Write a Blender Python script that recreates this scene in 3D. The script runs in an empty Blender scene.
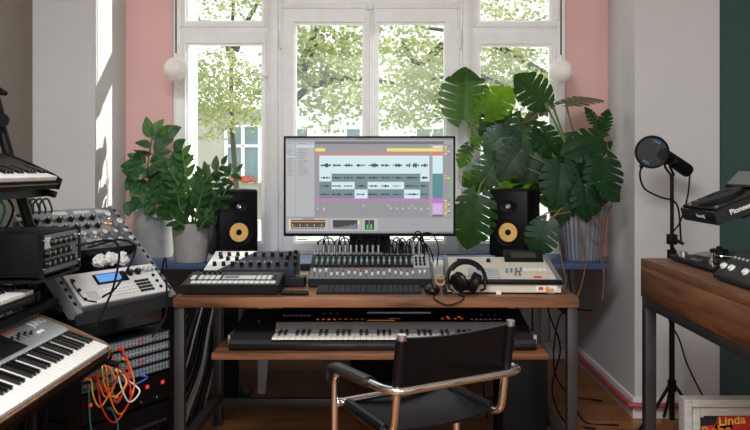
import bpy, bmesh, math, random
from mathutils import Matrix, Vector, Euler
from math import pi, sin, cos, tan, radians, sqrt, atan2
random.seed(7)
SC = bpy.context.scene
COL = SC.collection
# ---------------------------------------------------------------- camera
EYE = 1.26; F = 780.0; CX = 383.0; CY = 168.0      # eye height (m), focal length (px), vanishing point (px)
cam_d = bpy.data.cameras.new('camera'); cam = bpy.data.objects.new('camera', cam_d); COL.objects.link(cam)
cam.location = (0, 0, EYE); cam.rotation_euler = (pi/2, 0, 0)
cam_d.sensor_width = 36; cam_d.lens = F/750*36; cam_d.shift_x = -8/750; cam_d.shift_y = -47/750
cam_d.clip_start = .05; cam_d.clip_end = 200
SC.camera = cam
def X(px, D): return (px-CX)*D/F
def Z(py, D): return EYE-(py-CY)*D/F
def at(px, py, D): return Vector((X(px, D), D, Z(py, D)))
# ---------------------------------------------------------------- materials
def lin(c):
    c = c/255.0
    return c/12.92 if c <= .04045 else ((c+.055)/1.055)**2.4
def rgb(r, g, b): return (lin(r), lin(g), lin(b), 1)
MATS = {}
def mat(name, col, rough=.5, metal=0, var=.12, scale=8, bump=0, spec=.5, stretch=None, coat=0):
    m = bpy.data.materials.new(name); m.use_nodes = True
    nt = m.node_tree; b = nt.nodes['Principled BSDF']
    b.inputs['Roughness'].default_value = rough; b.inputs['Metallic'].default_value = metal
    b.inputs['Specular IOR Level'].default_value = spec
    b.inputs['Coat Weight'].default_value = coat
    c = rgb(*col)
    if var or bump:
        tc = nt.nodes.new('ShaderNodeTexCoord'); no = nt.nodes.new('ShaderNodeTexNoise')
        no.inputs['Scale'].default_value = scale; no.inputs['Detail'].default_value = 4
        if stretch:
            mp = nt.nodes.new('ShaderNodeMapping'); mp.inputs['Scale'].default_value = stretch
            nt.links.new(tc.outputs['Object'], mp.inputs[0]); nt.links.new(mp.outputs[0], no.inputs['Vector'])
        else: nt.links.new(tc.outputs['Object'], no.inputs['Vector'])
        if var:
            rp = nt.nodes.new('ShaderNodeValToRGB')
            rp.color_ramp.elements[0].position = .3; rp.color_ramp.elements[1].position = .7
            rp.color_ramp.elements[0].color = (c[0]*(1-var), c[1]*(1-var), c[2]*(1-var), 1)
            rp.color_ramp.elements[1].color = tuple(min(1, v*(1+var)) for v in c[:3])+(1,)
            nt.links.new(no.outputs['Fac'], rp.inputs[0]); nt.links.new(rp.outputs[0], b.inputs['Base Color'])
        if bump:
            bp = nt.nodes.new('ShaderNodeBump'); bp.inputs['Strength'].default_value = bump; bp.inputs['Distance'].default_value = .01
            nt.links.new(no.outputs['Fac'], bp.inputs['Height']); nt.links.new(bp.outputs[0], b.inputs['Normal'])
    if not var: b.inputs['Base Color'].default_value = c
    MATS[name] = m; return m
def emit(name, col, s=1.0):
    m = bpy.data.materials.new(name); m.use_nodes = True; b = m.node_tree.nodes['Principled BSDF']
    b.inputs['Base Color'].default_value = (.02, .02, .02, 1); b.inputs['Roughness'].default_value = .4
    b.inputs['Emission Color'].default_value = rgb(*col); b.inputs['Emission Strength'].default_value = s
    MATS[name] = m; return m
def wood(name, dark, light, axis=0, scale=3, rough=.45, bump=.15):
    m = bpy.data.materials.new(name); m.use_nodes = True; nt = m.node_tree; b = nt.nodes['Principled BSDF']
    tc = nt.nodes.new('ShaderNodeTexCoord'); mp = nt.nodes.new('ShaderNodeMapping')
    s = [9, 9, 9]; s[axis] = .7; mp.inputs['Scale'].default_value = s
    no = nt.nodes.new('ShaderNodeTexNoise'); no.inputs['Scale'].default_value = scale; no.inputs['Detail'].default_value = 6; no.inputs['Distortion'].default_value = .8
    n2 = nt.nodes.new('ShaderNodeTexNoise'); n2.inputs['Scale'].default_value = 2.2
    rp = nt.nodes.new('ShaderNodeValToRGB')
    rp.color_ramp.elements[0].position = .32; rp.color_ramp.elements[0].color = rgb(*dark)
    rp.color_ramp.elements[1].position = .68; rp.color_ramp.elements[1].color = rgb(*light)
    ad = nt.nodes.new('ShaderNodeMath'); ad.operation = 'MULTIPLY_ADD'; ad.inputs[1].default_value = .5
    sb = nt.nodes.new('ShaderNodeMath'); sb.operation = 'SUBTRACT'; sb.inputs[1].default_value = .25
    L = nt.links.new
    L(tc.outputs['Object'], mp.inputs[0]); L(mp.outputs[0], no.inputs['Vector']); L(tc.outputs['Object'], n2.inputs['Vector'])
    L(n2.outputs['Fac'], ad.inputs[0]); L(no.outputs['Fac'], ad.inputs[2]); L(ad.outputs[0], sb.inputs[0]); L(sb.outputs[0], rp.inputs[0])
    L(rp.outputs[0], b.inputs['Base Color']); b.inputs['Roughness'].default_value = rough
    bp = nt.nodes.new('ShaderNodeBump'); bp.inputs['Strength'].default_value = bump; bp.inputs['Distance'].default_value = .004
    L(no.outputs['Fac'], bp.inputs['Height']); L(bp.outputs[0], b.inputs['Normal'])
    MATS[name] = m; return m
def floor_mat():
    m = bpy.data.materials.new('floor_planks'); m.use_nodes = True; nt = m.node_tree; b = nt.nodes['Principled BSDF']; L = nt.links.new
    tc = nt.nodes.new('ShaderNodeTexCoord'); br = nt.nodes.new('ShaderNodeTexBrick')
    br.inputs['Scale'].default_value = 1; br.inputs['Brick Width'].default_value = 2.3; br.inputs['Row Height'].default_value = .13
    br.inputs['Mortar Size'].default_value = .003; br.inputs['Color1'].default_value = rgb(150, 94, 54); br.inputs['Color2'].default_value = rgb(178, 118, 70)
    br.inputs['Mortar'].default_value = rgb(40, 22, 12)
    mp = nt.nodes.new('ShaderNodeMapping'); mp.inputs['Scale'].default_value = (1.5, 22, 1)
    no = nt.nodes.new('ShaderNodeTexNoise'); no.inputs['Scale'].default_value = 2; no.inputs['Detail'].default_value = 6; no.inputs['Distortion'].default_value = .6
    mx = nt.nodes.new('ShaderNodeMix'); mx.data_type = 'RGBA'; mx.blend_type = 'MULTIPLY'; mx.inputs[0].default_value = .65
    rp = nt.nodes.new('ShaderNodeValToRGB'); rp.color_ramp.elements[0].position = .3; rp.color_ramp.elements[0].color = (.4, .36, .33, 1); rp.color_ramp.elements[1].position = .65
    L(tc.outputs['Object'], br.inputs['Vector']); L(tc.outputs['Object'], mp.inputs[0]); L(mp.outputs[0], no.inputs['Vector']); L(no.outputs['Fac'], rp.inputs[0])
    L(br.outputs['Color'], mx.inputs[6]); L(rp.outputs[0], mx.inputs[7]); L(mx.outputs[2], b.inputs['Base Color'])
    b.inputs['Roughness'].default_value = .35
    MATS['floor'] = m
def glass_mat():
    m = bpy.data.materials.new('window_glass'); m.use_nodes = True; nt = m.node_tree; nt.nodes.clear(); L = nt.links.new
    o = nt.nodes.new('ShaderNodeOutputMaterial'); mx = nt.nodes.new('ShaderNodeMixShader'); t = nt.nodes.new('ShaderNodeBsdfTransparent'); g = nt.nodes.new('ShaderNodeBsdfGlossy')
    t.inputs[0].default_value = (.97, .985, .975, 1); g.inputs['Roughness'].default_value = .02
    lw = nt.nodes.new('ShaderNodeLayerWeight'); lw.inputs[0].default_value = .5; pw = nt.nodes.new('ShaderNodeMath'); pw.operation = 'POWER'; pw.inputs[1].default_value = 4.5
    ma = nt.nodes.new('ShaderNodeMath'); ma.operation = 'MULTIPLY_ADD'; ma.inputs[1].default_value = .7; ma.inputs[2].default_value = .03
    L(lw.outputs['Facing'], pw.inputs[0]); L(pw.outputs[0], ma.inputs[0]); L(ma.outputs[0], mx.inputs[0]); L(t.outputs[0], mx.inputs[1]); L(g.outputs[0], mx.inputs[2]); L(mx.outputs[0], o.inputs[0])
    MATS['glass'] = m
def leaf_mat(name, c1, c2, rough=.35, trans=.25, scale=6, tcol=None):
    m = bpy.data.materials.new(name); m.use_nodes = True; nt = m.node_tree; b = nt.nodes['Principled BSDF']; L = nt.links.new
    tc = nt.nodes.new('ShaderNodeTexCoord'); no = nt.nodes.new('ShaderNodeTexNoise'); no.inputs['Scale'].default_value = scale; no.inputs['Detail'].default_value = 3
    rp = nt.nodes.new('ShaderNodeValToRGB'); rp.color_ramp.elements[0].position = .35; rp.color_ramp.elements[1].position = .65
    rp.color_ramp.elements[0].color = rgb(*c1); rp.color_ramp.elements[1].color = rgb(*c2)
    L(tc.outputs['Object'], no.inputs['Vector']); L(no.outputs['Fac'], rp.inputs[0]); L(rp.outputs[0], b.inputs['Base Color'])
    b.inputs['Roughness'].default_value = rough; b.inputs['Specular IOR Level'].default_value = .32
    tr = nt.nodes.new('ShaderNodeBsdfTranslucent'); tr.inputs[0].default_value = rgb(*(tcol or (110, 150, 40)))
    mx = nt.nodes.new('ShaderNodeMixShader'); mx.inputs[0].default_value = trans
    out = nt.nodes['Material Output']; L(b.outputs[0], mx.inputs[1]); L(tr.outputs[0], mx.inputs[2]); L(mx.outputs[0], out.inputs[0])
    MATS[name] = m
# ---------------------------------------------------------------- mesh builder
def catmull(pts, n=8):
    P = [Vector(p) for p in pts]
    if len(P) < 3: return P
    P = [P[0]*2-P[1]] + P + [P[-1]*2-P[-2]]; out = []
    for i in range(1, len(P)-2):
        for k in range(n):
            t = k/n; a, b, c, d = P[i-1], P[i], P[i+1], P[i+2]
            out.append(.5*((2*b)+(c-a)*t+(2*a-5*b+4*c-d)*t*t+(3*b-a-3*c+d)*t**3))
    out.append(P[-2]); return out
class MB:
    def __init__(s): s.v = []; s.f = []; s.mi = []; s.M = Matrix.Identity(4)
    def add(s, vs, fs, m=0):
        o = len(s.v); s.v += [s.M @ Vector(v) for v in vs]
        s.f += [tuple(i+o for i in f) for f in fs]; s.mi += [m]*len(fs); return s
    def box(s, x0, x1, y0, y1, z0, z1, m=0, bev=0):
        if bev:
            bm = bmesh.new(); bmesh.ops.create_cube(bm, size=1)
            for v in bm.verts: v.co = Vector(((x0+x1)/2+v.co.x*(x1-x0), (y0+y1)/2+v.co.y*(y1-y0), (z0+z1)/2+v.co.z*(z1-z0)))
            bmesh.ops.bevel(bm, geom=bm.edges[:], offset=bev, segments=2, affect='EDGES', profile=.5)
            bm.verts.index_update(); s.add([v.co.copy() for v in bm.verts], [[v.index for v in f.verts] for f in bm.faces], m); bm.free(); return s
        vs = [(x0,y0,z0),(x1,y0,z0),(x1,y1,z0),(x0,y1,z0),(x0,y0,z1),(x1,y0,z1),(x1,y1,z1),(x0,y1,z1)]
        return s.add(vs, [(0,3,2,1),(4,5,6,7),(0,1,5,4),(1,2,6,5),(2,3,7,6),(3,0,4,7)], m)
    def prism(s, poly, a0, a1, axis=0, m=0):
        # poly in the other two axes, extruded along axis
        n = len(poly); vs = []
        for a in (a0, a1):
            for p in poly:
                vs.append((a, p[0], p[1]) if axis == 0 else (p[0], a, p[1]) if axis == 1 else (p[0], p[1], a))
        fs = [tuple(range(n)), tuple(range(2*n-1, n-1, -1))]+[(i, i+n, (i+1) % n+n, (i+1) % n) for i in range(n)]
        return s.add(vs, fs, m)
    def cyl(s, p0, p1, r0, r1=None, n=16, m=0):
        return s.tube([p0, p1], [r0, r0 if r1 is None else r1], n, m)
    def tube(s, pts, r, n=8, m=0, cap=True):
        P = [Vector(p) for p in pts]; k = len(P); R = r if isinstance(r, (list, tuple)) else [r]*k
        T = []
        for i in range(k):
            d = P[min(i+1, k-1)]-P[max(i-1, 0)]; T.append(d.normalized() if d.length > 1e-9 else Vector((0, 0, 1)))
        up = Vector((0, 0, 1)) if abs(T[0].z) < .9 else Vector((1, 0, 0))
        nrm = (up-T[0]*up.dot(T[0])).normalized(); vs = []; fs = []
        for i in range(k):
            if i:
                nrm = (nrm-T[i]*nrm.dot(T[i]))
                nrm = nrm.normalized() if nrm.length > 1e-6 else T[i].orthogonal().normalized()
            bi = T[i].cross(nrm)
            for j in range(n):
                a = 2*pi*j/n; vs.append(P[i]+(nrm*cos(a)+bi*sin(a))*R[i])
        for i in range(k-1):
            for j in range(n): fs.append((i*n+j, i*n+(j+1) % n, (i+1)*n+(j+1) % n, (i+1)*n+j))
        if cap: fs += [tuple(range(n-1, -1, -1)), tuple(range((k-1)*n, k*n))]
        return s.add(vs, fs, m)
    def lathe(s, prof, c=(0, 0, 0), n=28, m=0, ridge=0):
        vs = []; fs = []; k = len(prof)
        for r, z in prof:
            for j in range(n):
                a = 2*pi*j/n; q = r*(1+(ridge if j % 2 else 0)); vs.append((c[0]+q*cos(a), c[1]+q*sin(a), c[2]+z))
        for i in range(k-1):
            for j in range(n): fs.append((i*n+j, i*n+(j+1) % n, (i+1)*n+(j+1) % n, (i+1)*n+j))
        if prof[0][0] > 1e-6: fs.append(tuple(range(n-1, -1, -1)))
        if prof[-1][0] > 1e-6: fs.append(tuple(range((k-1)*n, k*n)))
        return s.add(vs, fs, m)
    def ball(s, c, r, n=20, k=12, m=0):
        r = r if isinstance(r, (list, tuple)) else (r, r, r); vs = []; fs = []
        for i in range(k+1):
            t = pi*i/k
            for j in range(n):
                a = 2*pi*j/n; vs.append((c[0]+r[0]*sin(t)*cos(a), c[1]+r[1]*sin(t)*sin(a), c[2]-r[2]*cos(t)))
        for i in range(k):
            for j in range(n): fs.append((i*n+j, i*n+(j+1) % n, (i+1)*n+(j+1) % n, (i+1)*n+j))
        return s.add(vs, fs, m)
    def ring(s, c, R, r, axis='y', a0=0, a1=2*pi, n=32, k=8, m=0):
        pts = []
        full = abs(a1-a0-2*pi) < 1e-6
        for i in range(n+1):
            a = a0+(a1-a0)*i/n; u, v = R*cos(a), R*sin(a)
            pts.append(Vector(c)+(Vector((u, 0, v)) if axis == 'y' else Vector((u, v, 0)) if axis == 'z' else Vector((0, u, v))))
        return s.tube(pts, r, k, m, cap=not full)
    def build(s, name, mats, parent=None, M=None, ang=38):
        me = bpy.data.meshes.new(name); me.from_pydata([tuple(v) for v in s.v], [], s.f)
        for mm in (mats if isinstance(mats, (list, tuple)) else [mats]): me.materials.append(MATS[mm] if isinstance(mm, str) else mm)
        me.polygons.foreach_set('material_index', s.mi); me.polygons.foreach_set('use_smooth', [True]*len(s.f))
        me.validate(); bm = bmesh.new(); bm.from_mesh(me); bmesh.ops.recalc_face_normals(bm, faces=bm.faces[:]); bm.to_mesh(me); bm.free()
        me.set_sharp_from_angle(angle=radians(ang)); me.update()
        o = bpy.data.objects.new(name, me); COL.objects.link(o)
        if parent: o.parent = parent
        if M is not None: o.matrix_basis = M
        return o
def tag(o, label, cat, group=None, kind=None):
    o['label'] = label; o['category'] = cat
    if group: o['group'] = group
    if kind: o['kind'] = kind
    return o
def thing(name, label, cat, loc=(0, 0, 0), rot=(0, 0, 0), group=None):
    o = bpy.data.objects.new(name, None); COL.objects.link(o); o.location = loc; o.rotation_euler = rot; o.empty_display_size = .1
    return tag(o, label, cat, group)
def struct(o): o['kind'] = 'structure'; return o
def inst(src, parent, M=None):
    o = src.copy(); COL.objects.link(o); o.parent = parent
    if M is not None: o.matrix_basis = M
    return o
def many(name, mb, mats, parent, places):
    """one part per place: the first is built, the others share its mesh"""
    first = None
    for p in places:
        M = p if isinstance(p, Matrix) else Matrix.Translation(p)
        if first is None: first = mb.build(name, mats, parent, M)
        else: inst(first, parent, M)
    return first
def cp(o, label=None, group=None, M=None, loc=None):
    """copy a thing with its parts and sub-parts"""
    r = o.copy(); COL.objects.link(r)
    for ch in o.children:
        c = ch.copy(); COL.objects.link(c); c.parent = r
        for g in ch.children:
            d = g.copy(); COL.objects.link(d); d.parent = c
    if label: r['label'] = label
    if group: r['group'] = group
    if M is not None: r.matrix_basis = M
    if loc is not None: r.location = loc
    return r
def text(s, size, m, parent, M, name='lettering', ext=.0004, align='CENTER', shear=0, bold=0):
    c = bpy.data.curves.new(name, 'FONT'); c.body = s; c.size = size; c.extrude = ext; c.align_x = align; c.align_y = 'CENTER'; c.shear = shear; c.offset = bold
    t = bpy.data.objects.new(name, c); COL.objects.link(t); bpy.context.view_layer.update()
    dg = bpy.context.evaluated_depsgraph_get(); me = bpy.data.meshes.new_from_object(t.evaluated_get(dg))
    bpy.data.objects.remove(t); me.materials.clear(); me.materials.append(MATS[m])
    o = bpy.data.objects.new(name, me); COL.objects.link(o); o.parent = parent; o.matrix_basis = M; return o
T = Matrix.Translation
def R(a, ax): return Matrix.Rotation(radians(a), 4, ax)
def frame(o, x, y, z):
    M = Matrix((x, y, z)).transposed().to_4x4(); M.translation = o; return M
# palette
mat('white_paint', (238, 238, 236), .6, var=.03, scale=3, bump=.05)
mat('window_paint', (246, 246, 244), .4, var=.04, scale=12)
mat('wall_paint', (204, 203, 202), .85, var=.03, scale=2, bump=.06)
mat('taupe_shade', (138, 128, 118), .85, var=.04, scale=2, bump=.06)  # side wall tone, with its shade put into the colour
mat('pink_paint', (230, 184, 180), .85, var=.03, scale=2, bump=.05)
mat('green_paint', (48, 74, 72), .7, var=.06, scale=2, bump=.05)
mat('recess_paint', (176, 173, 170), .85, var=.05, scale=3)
mat('black', (13, 13, 15), .45, var=.1, scale=20, spec=.2)
mat('matte_black', (12, 12, 14), .6, var=.1, scale=30, spec=.15)
mat('deep_black', (8, 8, 9), .5, var=0, spec=.1)
mat('gloss_black', (14, 14, 16), .18, var=0)
mat('charcoal', (26, 27, 30), .5, var=.08, scale=25, spec=.2)
mat('dark_grey', (44, 46, 49), .5, var=.08, scale=25, spec=.25)
mat('patch_front', (64, 68, 80), .5, var=.1, scale=30)
mat('synth_face', (74, 76, 78), .5, var=.1, scale=25, spec=.35)
mat('mid_grey', (120, 122, 124), .45, var=.06, scale=20)
mat('light_grey', (176, 177, 176), .45, var=.05, scale=20)
mat('panel_silver', (205, 205, 202), .4, var=.04, scale=20)
mat('beige_plastic', (206, 200, 184), .5, var=.03, scale=20)
mat('navy', (36, 42, 56), .55, var=.08, scale=25, spec=.3)
mat('blue_board', (58, 76, 112), .5, var=.12, scale=6)
mat('steel', (66, 64, 64), .42, .6, var=.2, scale=6)
mat('chrome', (225, 224, 222), .08, 1, var=0)
mat('alu', (196, 197, 200), .3, .9, var=.05, scale=30)
mat('brass', (190, 150, 80), .3, 1, var=0)
mat('leather', (8, 9, 13), .36, var=.15, scale=40, bump=.1, spec=.3)
mat('arm_leather', (24, 25, 28), .42, var=.12, scale=40, bump=.15)
mat('white_key', (240, 238, 230), .3, var=0)
mat('black_key', (14, 14, 15), .28, var=0)
mat('knob_black', (11, 11, 12), .35, var=0, spec=.35)
mat('button_grey', (168, 170, 172), .5, var=0)
mat('button_white', (228, 228, 224), .45, var=0)
mat('button_blue', (70, 124, 150), .45, var=0)
mat('button_teal', (70, 120, 116), .45, var=0)
mat('pale_yellow', (206, 190, 140), .5, var=0)
mat('yellow', (240, 200, 70), .5, var=0)
mat('orange', (240, 140, 30), .45, var=0)
mat('red', (200, 40, 30), .45, var=0)
mat('cone', (236, 188, 104), .6, var=.12, scale=60)
mat('rubber', (12, 12, 13), .6, var=0, spec=.2)
mat('concrete', (158, 157, 155), .85, var=.22, scale=9, bump=.1)
mat('zinc', (128, 134, 142), .5, .5, var=.25, scale=9)
mat('soil', (52, 38, 28), .95, var=.3, scale=40)
mat('bark', (70, 66, 56), .9, var=.3, scale=12, bump=.3)
mat('root_brown', (120, 84, 54), .8, var=.2, scale=20)
mat('stalk_green', (96, 116, 60), .5, var=.15, scale=12)
mat('stalk_brown', (92, 76, 52), .6, var=.15, scale=12)
mat('pipe_red', (178, 80, 80), .4, var=.1, scale=10)
mat('whitewash', (188, 184, 176), .8, var=.16, scale=14, stretch=(1, 6, 6), bump=.1)
mat('sleeve', (24, 40, 44), .35, var=.5, scale=18)
mat('globe', (244, 240, 232), .35, var=0)
mat('cork', (190, 150, 104), .7, var=.15, scale=30)
mat('facade', (176, 172, 160), .9, var=.05, scale=1)
mat('facade_white', (240, 240, 236), .8, var=.02)
mat('facade_glass', (112, 132, 136), .2, var=.2, scale=1)
mat('roof_tile', (150, 110, 96), .9, var=.1)
mat('ground_green', (120, 130, 96), .95, var=.2, scale=1)
mat('flower', (196, 92, 70), .7, var=.3, scale=40)
mat('cab_red', (214, 44, 32), .45, var=0)
mat('cab_orange', (240, 130, 40), .45, var=0)
mat('cab_yellow', (240, 190, 50), .45, var=0)
mat('cab_teal', (34, 110, 100), .45, var=0)
mat('cab_white', (230, 228, 222), .45, var=0)
mat('cab_blue', (50, 110, 190), .45, var=0)
mat('cab_grey', (130, 134, 138), .45, var=0)
wood('desk_wood', (80, 48, 28), (148, 98, 62), 0, 3)
wood('table_wood', (72, 44, 26), (128, 80, 48), 1, 3)
wood('cheek_wood', (96, 68, 50), (158, 122, 96), 1, 4)
floor_mat(); glass_mat()
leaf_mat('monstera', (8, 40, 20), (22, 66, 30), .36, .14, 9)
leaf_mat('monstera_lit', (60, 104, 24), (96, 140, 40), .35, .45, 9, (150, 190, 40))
leaf_mat('monstera_brown', (66, 62, 40), (88, 92, 58), .4, .15, 9)
leaf_mat('zz_leaf', (20, 52, 30), (48, 88, 50), .25, .12, 9)
leaf_mat('ficus_leaf', (24, 60, 38), (62, 104, 70), .25, .12, 9)
leaf_mat('tree_leaf', (116, 128, 92), (176, 178, 132), .6, .4, 1.6, (176, 184, 124))
emit('led_red', (255, 60, 20), .9); emit('led_orange', (235, 130, 30), .32); emit('led_blue', (40, 80, 255), 2.0)
emit('lcd_blue', (90, 160, 235), .9); emit('lcd_grey', (150, 165, 165), .25); mat('lcd_dark', (54, 52, 40), .3, var=0)
for nm, c in dict(ui_bg=(158,158,162), ui_arr=(146,146,150), ui_browser=(178,178,182), ui_dark=(96,96,100), ui_line=(130,130,134), ui_cyan=(210,236,240), ui_teal=(104,132,136), ui_tealh=(70,134,140),
                  ui_yellow=(238,224,96), ui_red=(232,110,110), ui_mag=(216,90,210), ui_lav=(206,180,226), ui_black=(30,30,32), ui_orange=(244,170,50), ui_green=(60,200,80), ui_pale=(196,214,226), ui_white=(226,226,228)).items():
    emit(nm, c, .92)
SKY = 2.4; SUN = 7.0; SUNDIR = (-1.5, -1, -.9); FILL = 150; EXPOSURE = 0.0
# ================================================================ ROOM
YF, YB = 3.94, 4.42          # pier front, window plane
XL, XR = -1.455, 1.271       # niche sides
CEIL = 3.2
def sbox(name, m, *b, bev=0): return struct(MB().box(*b, bev=bev).build(name, m))
sbox('floor', 'floor', -1.9, 3.1, -2.6, 5.3, -.12, 0)
sbox('ceiling', 'white_paint', -1.9, 3.1, -2.6, 4.6, CEIL, CEIL+.15)
struct(MB().box(-1.77, XL, YF, 5.3, 0, CEIL).build('wall_back_left', 'wall_paint'))
struct(MB().box(XR, 1.70, YF, 4.5, 0, CEIL).box(XR, XR+.2, 4.5, 5.3, 0, .76).build('wall_back_right', 'wall_paint'))
struct(MB().box(1.70, 3.1, YF+.03, 4.5, 0, CEIL).build('wall_back_green', 'green_paint'))
struct(MB().box(XL, XR, YF, 4.6, 2.9, CEIL).build('wall_back_head', 'wall_paint'))
struct(MB().box(XL, -1.19, YB-.01, 4.49, .76, 2.9).box(1.035, XR, YB-.01, 4.49, .76, 2.9).build('wall_back_pink', 'pink_paint'))
struct(MB().box(XL, -1.19, 4.49, 5.0, .76, 2.9).box(-1.19, XR, 4.49, 5.02, .755, .785).build('wall_back_outer', 'white_paint'))
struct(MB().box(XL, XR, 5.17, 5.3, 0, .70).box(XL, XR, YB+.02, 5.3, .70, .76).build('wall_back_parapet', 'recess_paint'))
struct(MB().box(-1.9, -1.77, -2.6, 5.0, 0, CEIL).build('wall_left', 'taupe_shade'))
# side wall closed; unseen window opening behind the camera, widened for daylight fill
struct(MB().box(3.0, 3.1, -2.6, 4.5, 0, CEIL).build('wall_right', 'wall_paint'))
struct(MB().box(-1.9, -1.7, -2.6, -2.5, 0, CEIL).box(2.6, 3.1, -2.6, -2.5, 0, CEIL).box(-1.7, 2.6, -2.6, -2.5, 0, .5).box(-1.7, 2.6, -2.6, -2.5, 2.9, CEIL).build('wall_front', 'wall_paint'))
# trims
struct(MB().box(XR-.012, XR, YF, 5.16, 0, .1).box(XR-.012, 1.70, YF-.012, YF, 0, .1).build('baseboard_right', 'white_paint'))
struct(MB().box(-1.77, XL+.012, YF-.012, YF, 0, .1).box(XL, XL+.012, YF, 5.16, 0, .1).build('baseboard_left', 'white_paint'))
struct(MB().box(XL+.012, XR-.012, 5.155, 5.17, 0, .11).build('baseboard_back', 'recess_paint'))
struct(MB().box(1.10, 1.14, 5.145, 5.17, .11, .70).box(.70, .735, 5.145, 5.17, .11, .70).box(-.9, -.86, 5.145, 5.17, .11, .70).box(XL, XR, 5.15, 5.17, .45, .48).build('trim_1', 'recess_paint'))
# ---------------------------------------------------------------- the box window
win = bpy.data.objects.new('window_1', None); COL.objects.link(win); win.location = (-.07, YB, .785); struct(win); WI = Matrix.Translation((.07, -YB, -.785))
def wp(px): return (px-CX)*YB/F
ZT = 2.86; ZB = .79
f = MB()
JX = [wp(174), wp(180), wp(267), wp(281), wp(460), wp(473), wp(557), wp(566)]
for a, b in ((-1.19, JX[1]), (JX[2], JX[3]), (JX[4], JX[5]), (JX[6], 1.035)): f.box(a, b, YB, YB+.07, ZB, ZT, bev=.004)
for a, b in ((JX[2], JX[3]), (JX[4], JX[5])): f.box(a+.014, b-.014, YB-.018, YB, ZB, ZT, bev=.006)
f.box(-1.19, 1.035, YB, YB+.07, ZB-.03, ZB+.008); f.box(-1.19, 1.035, YB, YB+.07, ZT-.03, ZT+.04)
TR = (Z(33, YB), Z(27, YB)); TC = (Z(9, YB), Z(3, YB))
f.box(JX[1], JX[2], YB, YB+.07, *TR, bev=.003); f.box(JX[5], JX[6], YB, YB+.07, *TR, bev=.003); f.box(JX[3], JX[4], YB-.012, YB+.07, *TC, bev=.003)
f.build('frame', 'window_paint', win, WI)
def sash(x0, x1, z0, z1, gl, handle=None, hinge=None, outer=True):
    """one casement; gl = glass rectangle (x0,x1,z0,z1)"""
    s = MB(); a, b, c, d = gl; e = .012
    for y0, y1, k in ((YB-.006, YB+.012, 0), (YB+.012, YB+.045, e)):
        A, B, C, D = a-e+k, b+e-k, c-e+k, d+e-k
        s.box(x0, A, y0, y1, z0, z1); s.box(B, x1, y0, y1, z0, z1); s.box(A, B, y0, y1, z0, C); s.box(A, B, y0, y1, D, z1)
    # raised outer bead
    s.box(x0+.004, x0+.016, YB-.014, YB-.006, z0, z1, bev=.003); s.box(x1-.016, x1-.004, YB-.014, YB-.006, z0, z1, bev=.003)
    o = s.build('sash', 'window_paint', win, WI)
    MB().box(a-.004, b+.004, YB+.026, YB+.030, c-.004, d+.004).build('pane', 'glass', o)
    if handle:
        hx, hz = handle; MB().cyl((hx, YB-.006, hz), (hx, YB-.05, hz), .008, n=10).box(hx-.07, hx+.012, YB-.058, YB-.044, hz-.008, hz+.008, bev=.003).build('handle', 'window_paint', o)
    for hz in hinge[1:] if hinge else ():
        MB().cyl((hinge[0], YB-.016, hz-.05), (hinge[0], YB-.016, hz+.05), .007, n=10).build('hinge', 'window_paint', o)
g = lambda a, b, c, d: (wp(a), wp(b), Z(d, YB), Z(c, YB))
sash(JX[1], JX[2], ZB, TR[0], g(188, 261, 45, 241), (wp(266), Z(76, YB)), (JX[1], 1.15, 1.75))
sash(JX[5], JX[6], ZB, TR[0], g(481, 550, 46, 241), None, (JX[6], 1.15, 1.75))
sash(JX[1], JX[2], TR[1], ZT, (wp(188), wp(261), Z(20, YB), ZT-.08))
sash(JX[5], JX[6], TR[1], ZT, (wp(481), wp(550), Z(20, YB), ZT-.08), None, (JX[6], 2.15))
sash(JX[3], wp(369), ZB, TC[0], g(296, 362, 24, 241), None, (JX[3], 1.1, Z(40, YB)))
sash(wp(371), JX[4], ZB, TC[0], g(379, 444, 24, 241), None, (JX[4], 1.1, Z(40, YB)))
sash(JX[3], JX[4], TC[1], ZT, (wp(297), wp(443), TC[1]+.08, ZT-.08))
MB().box(wp(365), wp(374), YB-.03, YB-.006, ZB+.01, TC[0], bev=.006).build('astragal', 'window_paint', win, WI)
MB().cyl((wp(370), YB-.04, Z(8, YB)), (wp(370), YB-.04, ZB+.25), .006, n=8).box(wp(366.5), wp(373.5), YB-.05, YB-.02, Z(11, YB), Z(4, YB), bev=.004).box(wp(364), wp(376), YB-.07, YB-.05, 1.33, 1.35, bev=.004).build('espagnolette', 'window_paint', win, WI)
# ================================================================ OUTSIDE
struct(MB().box(-40, 40, 6, 60, -4.2, -4).build('ground', 'ground_green'))
def house(label, x0, x1, yy, zt, m, xs, zz):
    bld = thing('apartment_house', label, 'building', ((x0+x1)/2, yy, -4)); BM = T((-(x0+x1)/2, -yy, 4))
    MB().box(x0, x1, yy, yy+10, -4, zt).build('wall', m, bld, BM)
    MB().box(x0-.3, x1+.3, yy-.3, yy+10, zt, zt+.2).build('roof', 'facade_white', bld, BM)
    fr0 = None
    for x in xs:
        for z in zz:
            M = T((x-(x0+x1)/2, -.02, z+4))
            if fr0 is None:
                fr0 = wf.build('window', 'facade_white', bld, M); pn0 = wpn.build('pane', 'facade_glass', fr0); fl0 = wfl.build('flower_box', 'flower', fr0)
            else:
                c = inst(fr0, bld, M); inst(pn0, c); inst(fl0, c)
wf = MB().box(-.62, .62, -.06, .1, -.06, 0).box(-.62, .62, -.06, .1, 1.95, 2.02)
for x in (-.6, 0, .6): wf.box(x-.06, x+.06, -.06, .1, 0, 1.95)
wf.box(-.54, .54, -.06, .1, 1.22, 1.32)
wpn = MB().box(-.56, .56, 0, .05, 0, 1.95); wfl = MB()
for i in range(26): wfl.ball((random.uniform(-.5, .5), -.14, random.uniform(0, .16)), .07, 6, 4)
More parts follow.
